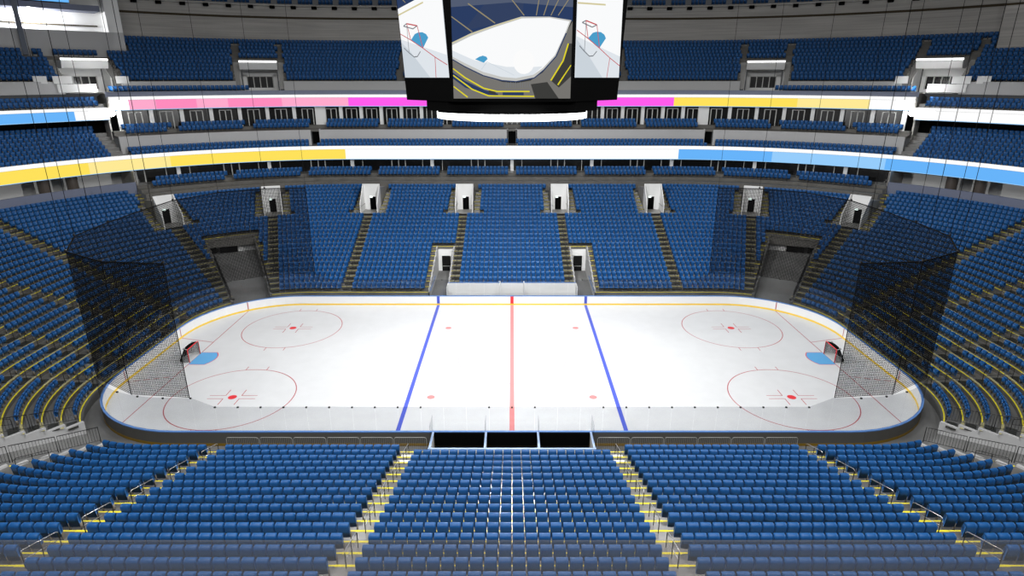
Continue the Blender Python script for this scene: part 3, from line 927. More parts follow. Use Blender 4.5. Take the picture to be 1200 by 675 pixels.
    b = MB(); ring_box(b, 52.4, 52.7, 28.4, 34.0, -S, -L40); structure(b, 'wall_recess_left', M['white'])
    b = MB(); ring_box(b, 49.2, 52.6, 28.5, 33.0, -L40 - .022, -L40); structure(b, 'wall_recess_pier_left', M['white'])
    b = MB(); ring_box(b, 48.9, 52.6, 31.1, 31.8, -S, -L40 - .03); structure(b, 'trim_3', M['bluegrey'])
    b = MB(); ring_box(b, 52.25, 52.4, 29.4, 29.55, -S, -L40 - .03); structure(b, 'trim_4', M['brown'])
    x, y = pt(-(1 + 53.5 / 90), 48.9)
    b = MB(); b.box((x, y, 29.5), (.55, .55, 8.0), .7); structure(b, 'column', M['bluecol'])
    # ledge at the top of the rear wall
    b = MB(); ring_solid(b, [(51.8, 33.2), (58, 33.2), (58, 33.45), (51.8, 33.45)], -L40, LR); structure(b, 'floor_top_ledge', M['wallgrey'])
    b = MB()
    n = 30
    for i in range(-n, n + 1):
        a = i * 3.1; q = q_of(abs(a), 52.0); s_ = math.copysign(q, a) if a else 0
        if q > L40 + .25: continue
        x, y = pt(s_, 52.0); nx, ny = nrm(s_)
        b.box((x - nx * .1, y - ny * .1, 33.05), (.75, .5, .42), math.atan2(ny, nx) - PI / 2)
    structure(b, 'trim_5', M['black'])

def arc_s(a, R): return math.copysign(q_of(abs(a), R), a) if a else 0.0
# openings through the club parapet: centre and two side gangways
club_open = [0.0, -28.9, 28.9]
def spans_between(opens, half, R, s0, s1):
    out = []; cur = s0
    for o in sorted(opens):
        out.append((cur, arc_s(o - half, R))); cur = arc_s(o + half, R)
    out.append((cur, s1)); return out
club_spans = spans_between(club_open, .6, 39.3, -QZ, QZ)
UPORT = [-(1 + 47.3 / 90), -(1 + 20 / 90), 1 + 20 / 90, 1 + 47.3 / 90]
levels()

# doorways behind the parapet openings
for i, o in enumerate(club_open):
    s_ = arc_s(o, 39.3); x, y = pt(s_, 40.3); nx, ny = nrm(s_); an = math.atan2(ny, nx) - PI / 2
    b = MB(); b.box((x, y, 14.45), (1.1, .1, 2.0), an); structure(b, 'door_%d' % (11 + i), M['black'])
    b = MB()
    for d in (-.66, .66):
        if i == 0 or d * o < 0: b.box((x + ny * d - nx * .55, y - nx * d - ny * .55, 14.5), (.16, 1.0, 2.3), an)
    structure(b, 'wall_gangway_%s' % ('centre', 'left', 'right')[i], M['parapet'])

# suite windows and pillars
def suites():
    n = 0
    # lower suites: bays of 11.75 m between white pillars
    Rw = 38.0; lim = arc_of(QZ, Rw)
    pil = [i * 11.75 for i in range(-6, 7) if abs(i * 11.75) < lim - .5]
    for a in pil + [-lim + .3, lim - .3]:
        s_ = arc_s(a, Rw); x, y = pt(s_, Rw - .25); nx, ny = nrm(s_)
        b = MB(); b.box((x, y, 10.45), (.48 if abs(a) < lim - .5 else .3, .4, 2.2), math.atan2(ny, nx) - PI / 2)
        structure(b, 'pillar', M['white'])
    edges = [-lim] + pil + [lim]
    for i in range(len(edges) - 1):
        a0, a1 = edges[i] + .3, edges[i + 1] - .3
        n += 1
        b = MB(); ring_box(b, Rw + .05, Rw + .12, 9.35, 11.6, arc_s(a0, Rw), arc_s(a1, Rw))
        w = structure(b, 'window_%d' % n, M['darkglass'])
        b = MB()
        c = edges[i] if edges[i] > -lim else edges[i + 1] - 11.75
        for off in (1.45, 5.75, 6.75, 7.75, 10.3):
            a = c + off
            if a0 < a < a1:
                s_ = arc_s(a, Rw); x, y = pt(s_, Rw); nx, ny = nrm(s_)
                b.box((x, y, 10.45), (.13 if 5 < off < 8 else .09, .1, 2.2), math.atan2(ny, nx) - PI / 2)
        if b.v: b.build('window_mullions', M['frame'], w)
    # upper suites: a glazed door pair in every bay between white piers
    Rw = 42.2; lim = arc_of(QZ, Rw)
    a = 1.5; cs = []
    while a < lim - .4:
        cs.append(a); a += 3.02 if a < 26 else 3.75
    edges = sorted([-c for c in cs] + cs)
    for e in edges:
        s_ = arc_s(e, Rw); x, y = pt(s_, Rw - .2); nx, ny = nrm(s_)
        wide = abs(abs(e) - 28.9) < 1.9
        b = MB(); b.box((x, y, 17.4), (1.5 if wide else .5, .4, 2.6), math.atan2(ny, nx) - PI / 2)
        structure(b, 'pillar', M['white'])
    for i in range(len(edges) - 1):
        n += 1
        a0, a1 = edges[i] + .25, edges[i + 1] - .25
        b = MB(); ring_box(b, Rw + .05, Rw + .12, 16.1, 18.7, arc_s(a0, Rw), arc_s(a1, Rw))
        w = structure(b, 'window_%d' % n, M['darkglass'])
        b = MB(); c = (a0 + a1) / 2
        for off in (-.78, 0, .78):
            s_ = arc_s(c + off, Rw); x, y = pt(s_, Rw); nx, ny = nrm(s_)
            b.box((x, y, 17.25), (.12, .1, 2.3), math.atan2(ny, nx) - PI / 2)
        s_ = arc_s(c, Rw); x, y = pt(s_, Rw); nx, ny = nrm(s_)
        b.box((x, y, 18.38), (1.68, .1, .1), math.atan2(ny, nx) - PI / 2)
        b.build('window_frame', M['frame'], w)
suites()

# columns in the end concourses
for sg in (-1, 1):
    for deg in (56.0, 60.5):
        x, y = pt(sg * (1 + deg / 90), 38.4)
        b = MB(); n = 20
        b.loft([[(x + .62 * math.cos(2 * PI * i / n), y + .62 * math.sin(2 * PI * i / n), z) for z in (8.7, 11.7)] for i in range(n)], closed_path=True)
        o = structure(b, 'column', M['brownpanel'])

# upper deck entry portals
def upper_portal(s_, label):
    x, y = pt(s_, 43.3); nx, ny = nrm(s_)
    o = empty('upper_entry_portal', (x, y, 20.9), math.atan2(ny, nx) - PI / 2, label, 'entry portal', 'entry portals of the upper deck')
    W = 3.55; dep = 5.0; zr = 22.2 - 20.9 + .53 * 6
    b = MB()
    xs = [-1.9, -.98, -.06, .86, 1.78]
    b.box((0, dep, 2.75), (2 * W - 2.2, .2, 1.45)); b.box((-(W - 1.1 + 1.9) / 2, dep, 1.35), (abs(W - 1.1 - 1.9), .2, 2.0)); b.box(((W - 1.1 + 1.78) / 2, dep, 1.35), (abs(W - 1.1 - 1.78), .2, 2.0))
    b.box((0, dep, .2), (2 * W - 2.2, .2, .4)); b.build('door_wall', M['white'], o)
    b = MB(); b.box((-.06, dep + .06, 1.2), (3.68, .06, 1.7)); tag(b.build('dark_doors', M['darkglass'], o), 'dark glazed doors')
    b = MB()
    for xx in xs: b.box((xx, dep - .1, 1.2), (.13, .12, 1.7))
    b.box((-.06, dep - .1, 2.03), (3.8, .12, .1)); b.build('door_frame', M['frame'], o)
    Wc = W - .95
    b = MB(); b.hexa([(-Wc, 1.9, 3.0), (Wc, 1.9, 3.0), (Wc, dep + .2, 3.0), (-Wc, dep + .2, 3.0)], [(-Wc, 1.5, 3.95), (Wc, 1.5, 3.95), (Wc, dep + .2, 3.95), (-Wc, dep + .2, 3.95)]); b.build('canopy', M['white'], o)
    b = MB(); b.box((0, 1.6, 4.1), (2 * Wc, .3, .24)); tag(b.build('canopy_strip', M['lit'], o), 'bright white emissive strip')  # emissive white strip along the canopy's front edge
    for s in (-1, 1):
        b = MB(); xx = s * (Wc + .06)
        b.hexa([(xx - .06, 1.9, 0), (xx + .06, 1.9, 0), (xx + .06, dep, 0), (xx - .06, dep, 0)], [(xx - .06, 1.9, 1.9), (xx + .06, 1.9, 1.9), (xx + .06, dep, 3.9), (xx - .06, dep, 3.9)])
        b.build('side_wall', M['white'], o)
        b = MB()
        for k in range(12):
            b.box((s * (W - .42), .5 + .4 * k, .4 + .265 * k + .3), (.84, .42, .265 + .6))
        b.build('stair', M['step_grey'], o)
    b = MB(); b.box((0, dep / 2, -.03), (2 * W - 1.8, dep, .06)); b.build('landing', M['conc'], o)
    return o
for s_ in UPORT:
    side = 'right' if s_ > 0 else 'left'
    upper_portal(s_, 'white canopied upper deck entry with bright strip, %s on the %s' % ('nearer the scoreboard' if abs(s_) < 1.4 else 'at the outer corner', side))
# white panels round the outer portals
for s_ in (UPORT[0], UPORT[3]):
    sg = 1 if s_ > 0 else -1
    x, y = pt(s_, 42.9); nx, ny = nrm(s_); tx, ty = ny * 1, -nx * 1
    for i, (l, w, z, h) in enumerate(((1.9 * sg, 4.2, 21.0, .95), (3.3 * sg, 2.0, 22.05, .85), (-3.3 * sg, 1.5, 22.05, .85), (5.6 * sg, 1.4, 22.05, .85))):
        o = empty('white_panel', (x + tx * l, y + ty * l, z), math.atan2(ny, nx) - PI / 2,
                  'white low panel at the outer %s upper entry, %s' % ('right' if sg > 0 else 'left', ('longest, before the doors', 'upper one beside the doors', 'next to the inner stairs', 'outermost by the seats')[i]), 'panel')
        b = MB(); b.box((0, 0, h / 2), (w, .12, h)); b.build('board', M['white'], o)
        b = MB(); b.box((0, 0, h + .02), (w, .16, .04)); b.build('cap_rail', M['white'], o)

# ------------------------------------------------------------------ LED ribbons
def u_to_s(u, v, R):
    """plan position of a colour change on a ribbon (azimuth from the camera's post)"""
    a = (u - 600) / FOC; b = (337.5 - v) / FOC
    t = a / (math.cos(PITCH) + b * math.sin(PITCH))
    best = min((abs(pt(s, R)[0] - t * (pt(s, R)[1] - CAM_Y)), s) for s in np.linspace(-S, S, 4000))
    return best[1]
LEDC = {'yellow': (255, 226, 92), 'paleyellow': (255, 234, 150), 'white': (255, 255, 255), 'blue': (104, 180, 250), 'paleblue': (150, 205, 252),
        'pink': (255, 140, 190), 'palepink': (255, 170, 205), 'magenta': (255, 92, 236), 'glowwhite': (255, 255, 255)}
LM = {k: led('led_' + k, c, 1.0) for k, c in LEDC.items()}
LM['glowwhite'] = emat('led_glow_white', (1, 1, 1), 3.0)  # white panels brightened to add the glow around the ribbon joints
def ribbon(label, R, z0, z1, segs, group=None):
    o = empty('led_ribbon', (*pt((segs[0][0] + segs[-1][1]) / 2, R), z0), 0, label, 'LED ribbon', 'LED ribbon boards')
    ox, oy, oz = o.location
    s0, s1 = segs[0][0], segs[-1][1]
    def put(mb, name, m):
        mb.v = [(x - ox, y - oy, z - oz) for x, y, z in mb.v]; return mb.build(name, m, o)
    b = MB(); ring_box(b, R, R + .2, z0, z1, s0, s1); put(b, 'housing', M['black'])
    h = (z1 - z0)
    for a, c, k in segs:
        b = MB(); ring_box(b, R - .06, R - .005, z0 + .05, z1 - .28 * h * .9, a, c); put(b, 'display_panel', LM[k])['label'] = 'panel showing plain ' + {'glowwhite': 'white with joint glow added'}.get(k, k.replace('pale', 'pale '))
    b = MB(); ring_box(b, R - .08, R + .2, z1 - .24 * h, z1, s0, s1); put(b, 'top_light', LM['white'])['label'] = 'white lit top edge'
    b = MB(); ring_box(b, R - .05, R + .05, z0 - .02, z0 + .045, s0, s1); put(b, 'bottom_edge', LM['paleblue'])
R1 = 36.75
us = [(-99, 'yellow'), (100, 'paleyellow'), (330 * .6, 'yellow'), (405, 'white'), (795, 'blue'), (905, 'paleblue'), (1040, 'blue')]
cuts = [-S] + [u_to_s(u, 180, R1) for u, _ in us[1:]] + [S]
ribbon('lower LED ribbon around the whole bowl, yellow then white then blue', R1, 11.55, 13.45, [(cuts[i], cuts[i + 1], us[i][1]) for i in range(len(us))])
R2 = 41.1
us = [(0, 'glowwhite'), (150, 'palepink'), (182, 'pink'), (230, 'palepink'), (267, 'pink'), (330, 'palepink'), (408, 'magenta'), (790, 'yellow'), (935, 'paleyellow'), (1020, 'white'), (1050, 'glowwhite')]
cuts = [-QZ + .003] + [u_to_s(u, 118, R2) for u, _ in us[1:]] + [QZ - .003]
ribbon('upper LED ribbon behind the scoreboard, pink and magenta left, yellow right', R2, 18.75, 20.42, [(cuts[i], cuts[i + 1], us[i][1]) for i in range(len(us))])
c = u_to_s(87, 135, R2)
ribbon('upper LED ribbon on the left end balcony, blue and white', R2, 17.65, 19.15, [(-S, c, 'blue'), (c, u_to_s(105, 135, R2), 'white'), (u_to_s(105, 135, R2), -QZ - .003, 'glowwhite')])
ribbon('upper LED ribbon on the right end balcony, all white', R2, 17.65, 19.15, [(QZ + .003, u_to_s(1095, 135, R2), 'glowwhite'), (u_to_s(1095, 135, R2), S, 'white')])
b = MB(); s0, s1 = u_to_s(-20, 0, 48.8), u_to_s(80, 0, 48.8)
o = empty('led_sign', (*pt(s0, 48.8), 32.3), 0, 'blue LED sign strip above the lit recess, top left', 'LED sign')
ring_box(b, 48.7, 48.8, 31.95, 32.6, s0, s1); ox, oy, oz = o.location; b.v = [(x - ox, y - oy, z - oz) for x, y, z in b.v]; b.build('display_panel', LM['blue'], o)
b = MB(); ring_box(b, 48.81, 48.95, 31.9, 32.65, s0, s1); b.v = [(x - ox, y - oy, z - oz) for x, y, z in b.v]; b.build('housing', M['black'], o)

# ------------------------------------------------------------------ seats of the upper levels
def seat_row(R, z, a0, a1, gaps=(), pitch=.56, m=30):
    n = int((a1 - a0) / pitch)
    off = (a1 - a0 - n * pitch) / 2
    for i in range(n):
        a = a0 + off + (i + .5) * pitch
        if any(g0 < a < g1 for g0, g1 in gaps): continue
        s_ = arc_s(a, R); x, y = pt(s_, R); nx, ny = nrm(s_)
        add_seat(x, y, z, nx, ny, None, m)
aS = lambda R: arc_of(QZ, R)
# lower suite seats in blocks with gaps
R = 35.5; lim = aS(R) - .6; c = 0.0
for i in range(-8, 9):
    a0, a1 = i * 9.87 + .48, (i + 1) * 9.87 - .48
    a0, a1 = max(a0, -lim), min(a1, lim)
    if a1 - a0 > 1: seat_row(R - .45, 9.35, a0, a1, pitch=.55); seat_row(R + .5, 9.75, a0, a1, pitch=.55)
for R, z in ((37.75, 12.95), (38.7, 13.4)):
    lim = aS(R) - .5
    seat_row(R, z, -lim, lim, [(o * R / 39.3 - .75 if False else o - .75, o + .75) for o in club_open], pitch=.55)
for R, z in ((40.55, 15.62), (41.45, 16.1)):
    lim = aS(R) - 1.0
    for i in range(-6, 6):
        a0, a1 = i * 9.6 + .5, (i + 1) * 9.6 - .5
        a0, a1 = max(a0, -lim), min(a1, lim)
        if a1 - a0 > 1: seat_row(R, z, a0, a1, [(o - 1.1, o + 1.1) for o in club_open], pitch=.55)
hwP = 3.6
for k in range(11):
    R = 43.5 + .8 * k + .5; z = 22.2 + .53 * k
    lim = arc_of(1 + 53 / 90, R) - .2 if k >= 7 else arc_of(S - .1, R)
    liml = arc_of(1 + 40 / 90, R) - .2 if k >= 7 else lim
    g = []
    for s_ in UPORT:
        a = math.copysign(arc_of(abs(s_), R), s_)
        if k < 6: g.append((a - hwP * R / 48 - .2, a + hwP * R / 48 + .2))
        else:
            for d in (-3.1, 3.1):
                if k < 10: g.append((a + d * R / 48 - .55, a + d * R / 48 + .55))
    g += [(-17.6, -16.5), (16.5, 17.6)]
    if k in (5, 6): ac = -arc_of(1 + 53.5 / 90, R); g.append((ac - .75, ac + .75))
    seat_row(R, z, -liml, lim, g, pitch=.56)
# one row in front of the upper deck parapet between the portals
for sg in (-1, 1):
    R = 42.3; a0, a1 = arc_of(1 + 22 / 90, R), arc_of(QZ, R) - .6
    seat_row(R, 20.85, *( (a0, a1) if sg > 0 else (-a1, -a0)), pitch=.56)
    for k in range(8):
        R = 37.25 + .85 * k + .5
        a0, a1 = arc_of(QZ, R) + 1.6, arc_of(S - .1, R)
        seat_row(R, 12.95 + .42 * k, *((a0, a1) if sg > 0 else (-a1, -a0)), pitch=.56)
    for k in range(2):
        R = 41.55 + .9 * k + .4
        a0, a1 = arc_of(QZ, R) + .8, arc_of(S - .1, R)
        seat_row(R, 19.1 + .45 * k, *((a0, a1) if sg > 0 else (-a1, -a0)), pitch=.56)
for i in range(-30, 30):
    R = 53.0; a0, a1 = i * 3.1 + .4, (i + 1) * 3.1 - .4
    if -arc_of(1 + 39 / 90, R) < a0 < arc_of(1 + 51 / 90, R): seat_row(R, 33.45, a0, a1, pitch=.56)

# choose the 300 seats that show largest, nearest rows first
near = [s for s in seats if s[4] is not None and s[4][1] < 0 and s[4][2] <= 14 and in_view(s[0], s[1], s[2] + .6, -6) and s[4][3] <= 2 and s[1] < -20]
near.sort(key=lambda s: (-s[4][2], abs(s[0])))
near = near[:300]
nearset = set(id(s) for s in near)
rest = [s for s in seats if id(s) not in nearset]

def seat_cloud(name, lst, label):
    CO = []; FA = []; MT = []; base = 0
    for opened in (False, True):
        sub = [q for q in lst if opened == (q[4] is None or (q[4][1] > 0 and q[5] == 1.0))]
        if not sub: continue
        back, pan, std = seat_parts(4, False, opened)
        V = []; F = []; MI = []; o = 0
        for (v, f), mi in ((back, 0), (pan, 0), (std, 1)):
            V += list(v); F += [tuple(i + o for i in q) for q in f]; MI += [mi] * len(f); o += len(v)
        V = np.array(V); F = np.array(F); MI = np.array(MI)
        N = len(sub); nv = len(V)
        P = np.array([q[:4] for q in sub]); SC = np.array([q[5] for q in sub])[:, None]
        ca, sa = np.cos(P[:, 3])[:, None], np.sin(P[:, 3])[:, None]
        X = V[None, :, 0] * ca - V[None, :, 1] * sa + P[:, 0:1]
        Y = V[None, :, 0] * sa + V[None, :, 1] * ca + P[:, 1:2]
        Z = V[None, :, 2] * SC + P[:, 2:3]
        CO.append(np.stack([X, Y, Z], -1).reshape(-1, 3))
        FA.append((F[None] + (np.arange(N) * nv)[:, None, None]).reshape(-1, 4) + base)
        MT.append(np.tile(MI, N)); base += N * nv
    co = np.concatenate(CO); fa = np.concatenate(FA); mt = np.concatenate(MT); nf = len(fa)
    me = bpy.data.meshes.new(name)
    me.vertices.add(len(co)); me.vertices.foreach_set('co', co.ravel().astype(np.float32))
    me.loops.add(nf * 4); me.loops.foreach_set('vertex_index', fa.ravel().astype(np.int32))
    me.polygons.add(nf)
    me.polygons.foreach_set('loop_start', np.arange(0, nf * 4, 4, dtype=np.int32))
    me.polygons.foreach_set('loop_total', np.full(nf, 4, dtype=np.int32))
    me.materials.append(M['blue']); me.materials.append(M['standard'])
    me.polygons.foreach_set('material_index', mt.astype(np.int32))
    me.update(calc_edges=True); me.validate()
    ob = bpy.data.objects.new(name, me); COL.objects.link(ob)
    return tag(ob, label, 'seats', None, 'stuff')
seat_cloud('stadium_seats', rest, 'blue folding stadium seats filling the rest of the arena bowl')
print('SEATS', len(seats), 'rest', len(rest))

def as_mesh(name, part, m, smooth):
    b = MB(); b.add(part[0], part[1]); me_o = b.build(name, m, None, smooth=smooth); return me_o
back, pan, std = seat_parts(7, True)
proto = empty('stadium_seat', (0, 0, 0), 0, 'blue folding stadium seat', 'seat', 'blue seats of the nearest rows')
for nme, prt, m, sm in (('backrest', back, M['blue'], True), ('seat_pan', pan, M['blue'], True), ('leg', std, M['standard'], False)):
    o = as_mesh(nme, prt, m, sm); o.parent = proto
byblock = {}
for s in near: byblock.setdefault((s[4][2], 'c' if s[4][3] == 0 else (s[4][0], s[4][3])), []).append(s)
first = True
for (k, blk), lst in byblock.items():
    lst.sort(key=lambda s: s[0])
    for i, s in enumerate(lst):
        rowname = {14: 'lowest full row', 13: 'second full row up', 12: 'third full row up', 11: 'fourth full row up', 10: 'fifth full row up'}.get(k, 'sixth full row up')
        if blk == 'c': lab = 'blue seat in the %s, centre block, %s from its left aisle' % (rowname, ordn(i + 1))
        else:
            sx, b_ = blk
            side = 'right' if sx > 0 else 'left'
            idx = i + 1 if sx > 0 else len(lst) - i
            lab = 'blue seat, %s, %s %s block, %s from its inner aisle' % (rowname, {1: 'inner', 2: 'outer', 3: 'corner'}[b_], side, ordn(idx))
        if first:
            proto.location = s[:3]; proto.rotation_euler = (0, 0, s[3]); proto['label'] = lab; first = False
        else: copy_tree(proto, s[:3], s[3], lab)

# ------------------------------------------------------------------ safety nets and their cables
NV = [(20.5, 13.02), (24.4, 12.62), (28.0, 10.45), (30.2, 6.45), (30.52, 2.2), (30.52, -2.2), (30.2, -6.45), (28.0, -10.45), (24.4, -12.62), (20.5, -13.02)]
ZN0, ZN1 = 3.56, 12.4
def hang_net(sx):
    side = 'right' if sx > 0 else 'left'
    o = empty('safety_net', (sx * 30.5, 0, ZN0), 0, 'black mesh safety net hung around the %s end of the rink' % side, 'net', 'safety nets')
    ox = sx * 30.5
    for i in range(len(NV) - 1):
        a, c = np.array((sx * NV[i][0] - ox, NV[i][1])), np.array((sx * NV[i + 1][0] - ox, NV[i + 1][1]))
        l = np.linalg.norm(c - a); b = MB(); w = CORD; sp = SPACE
        n = int(l / sp)
        H = ZN1 - ZN0; t = (c - a) / l * w
        for j in range(n + 1):
            p = a + (c - a) * j / n; b.add([(*(p - t), 0), (*(p + t), 0), (*(p + t), H), (*(p - t), H)], [(0, 1, 2, 3)])
        m = int(H / sp)
        for j in range(m + 1):
            z = H * j / m; b.add([(*a, z - w), (*c, z - w), (*c, z + w), (*a, z + w)], [(0, 1, 2, 3)])
        b.build('net_panel', M['netblack'], o)
    rope = MB(); rope.tube([(sx * x - ox, y, ZN1 - ZN0) for x, y in NV], .05, 5); rope.build('top_rope', M['netblack'], o)
    for i in (0, 1, 8, 9):
        b = MB(); x, y = NV[i]; b.tube([(sx * x - ox, y, -.04), (sx * x - ox, y, ZN1 - ZN0)], .03, 5); b.build('edge_rope', M['netblack'], o)
    for i, (x, y) in enumerate(NV):
        cb = empty('net_cable', (sx * x, y, ZN1 + .04), 0, 'thin black cable from roof to the %s safety net, %s from its far end' % (side, ordn(i + 1)), 'cable', 'cables holding the safety nets')
        b = MB(); b.tube([(0, 0, 0.06), (0, 0, 42 - ZN1 - .1)], .017, 5); b.build('cable', M['netblack'], cb)
        b = MB(); b.box((0, 0, .06), (.12, .12, .1)); b.build('shackle', M['darkmetal'], cb)
CORD, SPACE = .019, .115
hang_net(1); hang_net(-1)

# ------------------------------------------------------------------ scoreboard
def scoreboard():
    o = empty('scoreboard', (0, 0, 20.0), 0, 'black hanging scoreboard with three lit video screens over centre ice', 'scoreboard')
    def octo(f, w, c): return [(-f, -w), (f, -w), (f + c, -w + c), (f + c, w - c), (f, w), (-f, w), (-f - c, w - c), (-f - c, -w + c)]
    def prism(name, p0, z0, p1, z1, m):
        b = MB(); n = len(p0)
        b.add([(x, y, z0) for x, y in p0] + [(x, y, z1) for x, y in p1], [tuple(range(n))[::-1], tuple(range(n, 2 * n))] + [(i, (i + 1) % n, n + (i + 1) % n, n + i) for i in range(n)])
        return b.build(name, m, o)
    prism('screen_housing', octo(3.95, 5.35, 3.55), 1.25, octo(3.95, 5.35, 4.05), 8.6, M['black'])
    prism('lower_drum', octo(4.3, 4.9, 1.6), .6, octo(4.3, 4.9, 1.6), 1.25, M['black'])
    prism('base_plate', octo(3.6, 4.6, 1.6), .44, octo(3.6, 4.6, 1.6), .6, M['black'])
    n = 64; b = MB()
    b.loft([[(r * math.cos(2 * PI * i / n), r * math.sin(2 * PI * i / n), z) for r, z in ((5.45, -.02), (5.55, -.02), (5.55, .42), (5.45, .42))] for i in range(n)], closed_profile=True, closed_path=True)
    tag(b.build('light_ring', emat('ring_light', (1, 1, 1), 6.0), o), 'glowing white light ring')
    for x in (-2.5, 2.5):
        b = MB(); b.tube([(x, 0, 8.6), (x, 0, 22)], .06, 6); b.build('hanging_cable', M['darkmetal'], o)
    # screens: local u 0..1 across, v 0..1 up
    cols = {'stand': (52, 66, 98), 'stand2': (84, 94, 116), 'ice': (253, 254, 255), 'ice2': (226, 232, 238), 'ice3': (205, 214, 222), 'crease': (76, 160, 205), 'red': (200, 80, 85),
            'grey': (120, 118, 114), 'dark': (62, 62, 60), 'yel': (226, 214, 40), 'edge': (214, 205, 160), 'navy': (44, 62, 100), 'wire': (120, 124, 130), 'white': (255, 255, 255), 'board': (200, 200, 196), 'tan': (150, 140, 110)}
    sm = {k: led('screen_' + k, c, .97) for k, c in cols.items()}
    keys = list(sm)
    def screen(name, A, B, Ct, polys, label):
        """A bottom left, B bottom right, Ct top left; polys [(colour, [(u, v)...])] drawn in order"""
        A, B, Ct = map(np.array, (A, B, Ct)); U, Vv = B - A, Ct - A
        nn = np.cross(U, Vv); nn = nn / np.linalg.norm(nn)
        b = MB()
        c0 = [(0, 0), (1, 0), (1, 1), (0, 1)]
        back_ = [A + U * u + Vv * v for u, v in c0]; fr = [p + nn * .05 for p in back_]
        b.hexa(back_, fr, keys.index(polys[0][0]))
        for i, (c, pl) in enumerate(polys[1:]):
            pl = [(min(max(u, 0), 1), min(max(v, 0), 1)) for u, v in pl]
            b.add([A + U * u + Vv * v + nn * (.052 + .0015 * i) for u, v in pl], [tuple(range(len(pl)))], keys.index(c))
        tag(b.build(name, [sm[k] for k in keys], o), label)
    def ln(p, q, w):
        dx, dy = q[0] - p[0], q[1] - p[1]; l = math.hypot(dx, dy) + 1e-9; nx, ny = -dy / l * w / 2, dx / l * w / 2
        return [(p[0] + nx, p[1] + ny), (q[0] + nx, q[1] + ny), (q[0] - nx, q[1] - ny), (p[0] - nx, p[1] - ny)]
    def lines(c, pts_, w): return [(c, ln(pts_[i], pts_[i + 1], w)) for i in range(len(pts_) - 1)]
    def sidepolys(right):
        b1, b2 = ((.80, .98) if not right else (.87, .90))
        P = [('ice2', None), ('ice', [(0, .45), (1, .25), (1, 1), (0, 1)]), ('ice3', [(0, 0), (.6, 0), (.2, .3), (0, .42)]),
             ('stand', [(0, b1), (1, b2), (1, 1), (0, 1)]), ('stand2', [(.5, b1 + .5 * (b2 - b1) + .02), (1, b2 + .02), (1, 1), (.55, 1)]),
             ('navy', [(.0, b1 + .02), (.5, (b1 + b2) / 2 + .0), (.5, 1), (0, 1)])]
        P += [('edge', ln((0, b1 - .07), (.6, b1 - .07 + .6 * (b2 - b1)), .018)), ('tan', ln((.0, .99), (.2, b1 + .06), .012))]
        P += [('crease', [(.24, .435), (.50, .335), (.64, .45), (.60, .49), (.52, .515), (.42, .515), (.34, .50)])]
        P += lines('red', [(0, .515), (.24, .435), (.50, .335), (.75, .23), (1, .14)], .010)
        P += lines('red', [(.75, .23), (.73 if not right else .70, 0)], .012)
        P += lines('red', [(.24, .435), (.18, .625), (.42, .59), (.50, .335)], .014)
        P += lines('wire', [(.18, .625), (.10, .60), (.32, .56), (.42, .59)], .012)
        P += lines('wire', [(.18, .60), (.17, .30)], .010) + lines('wire', [(.06, .35), (.17, .29), (.28, .24), (.36, .245), (.44, .30)], .012)
        return P
    yF = -5.36; wS = 3.83
    main = [('dark', None),
            ('navy', [(0, .48), (.16, .56), (.36, .63), (.58, .70), (.81, .70), (1, .68), (1, 1), (0, 1)]),
            ('stand', [(.10, .60), (.36, .66), (.58, .72), (.60, .86), (.30, .86)]), ('stand2', [(.0, .80), (.5, .84), (1, .80), (1, 1), (0, 1)]),
            ('grey', [(0, .37), (.1, .30), (.26, .21), (.42, .15), (.54, .14), (.70, .17), (.80, .27), (.92, .52), (1, .68), (1, 0), (0, 0)]),
            ('board', [(0, .50), (.16, .58), (.356, .65), (.574, .72), (.81, .72), (.99, .69), (.95, .58), (.87, .38), (.77, .26), (.69, .19), (.535, .155), (.415, .165), (.257, .21), (.10, .29), (0, .35)]),
            ('ice', [(0, .475), (.16, .555), (.356, .63), (.58, .705), (.81, .71), (.975, .68), (.94, .58), (.86, .39), (.76, .275), (.68, .215), (.535, .185), (.415, .195), (.257, .24), (.10, .32), (0, .375)]),
            ('ice2', [(0, .43), (.18, .345), (.455, .285), (.69, .285), (.76, .29), (.68, .215), (.535, .185), (.415, .195), (.257, .24), (.10, .32), (0, .375)]),
            ('white', [(.60 + .09 * math.cos(a_), .33 + .11 * math.sin(a_)) for a_ in np.linspace(0, 2 * PI, 18)[:-1]]),
            ('crease', [(.19, .352), (.262, .322), (.295, .355), (.285, .375), (.255, .385), (.225, .375)]),
            ('grey', [(.66, .165), (.76, .235), (.86, .36), (.92, .50), (.95, .48), (.90, .33), (.80, .17), (.70, .12)]),
            ('dark', [(.66, .13), (.80, .15), (.90, .0), (.70, 0)]), ('dark', [(.83, .163), (.93, .34), (.97, .49), (1, .49), (1, .2), (.9, .1)]),
            ('navy', [(.0, .235), (.1, .16), (.27, .075), (.38, .045), (.38, .025), (.27, .04), (.1, .10), (0, .18)]), ('navy', [(.42, .058), (.60, .058), (.60, .028), (.42, .028)]),
            ('dark', [(.86, .19), (.91, .22), (.93, .17), (.88, .14)]), ('dark', [(.30, .075), (.36, .06), (.36, .035), (.30, .05)])]
    main += lines('yel', [(0, .27), (.1, .19), (.257, .094), (.376, .064), (.65, .064)], .012)
    main += lines('yel', [(0, .21), (.16, .084), (.3, .024), (.69, .02)], .012) + lines('yel', [(0, .11), (.12, .012)], .012)
    main += lines('yel', [(.97, .49), (.93, .34), (.83, .163)], .012) + lines('yel', [(1, .30), (.89, .124)], .012)
    main += lines('navy', [(0, .35), (.10, .288), (.257, .207), (.415, .163), (.535, .153), (.69, .187), (.77, .258), (.87, .378), (.95, .58)], .010)
    main += lines('edge', [(0, .495), (.16, .572), (.356, .643), (.574, .712)], .008)
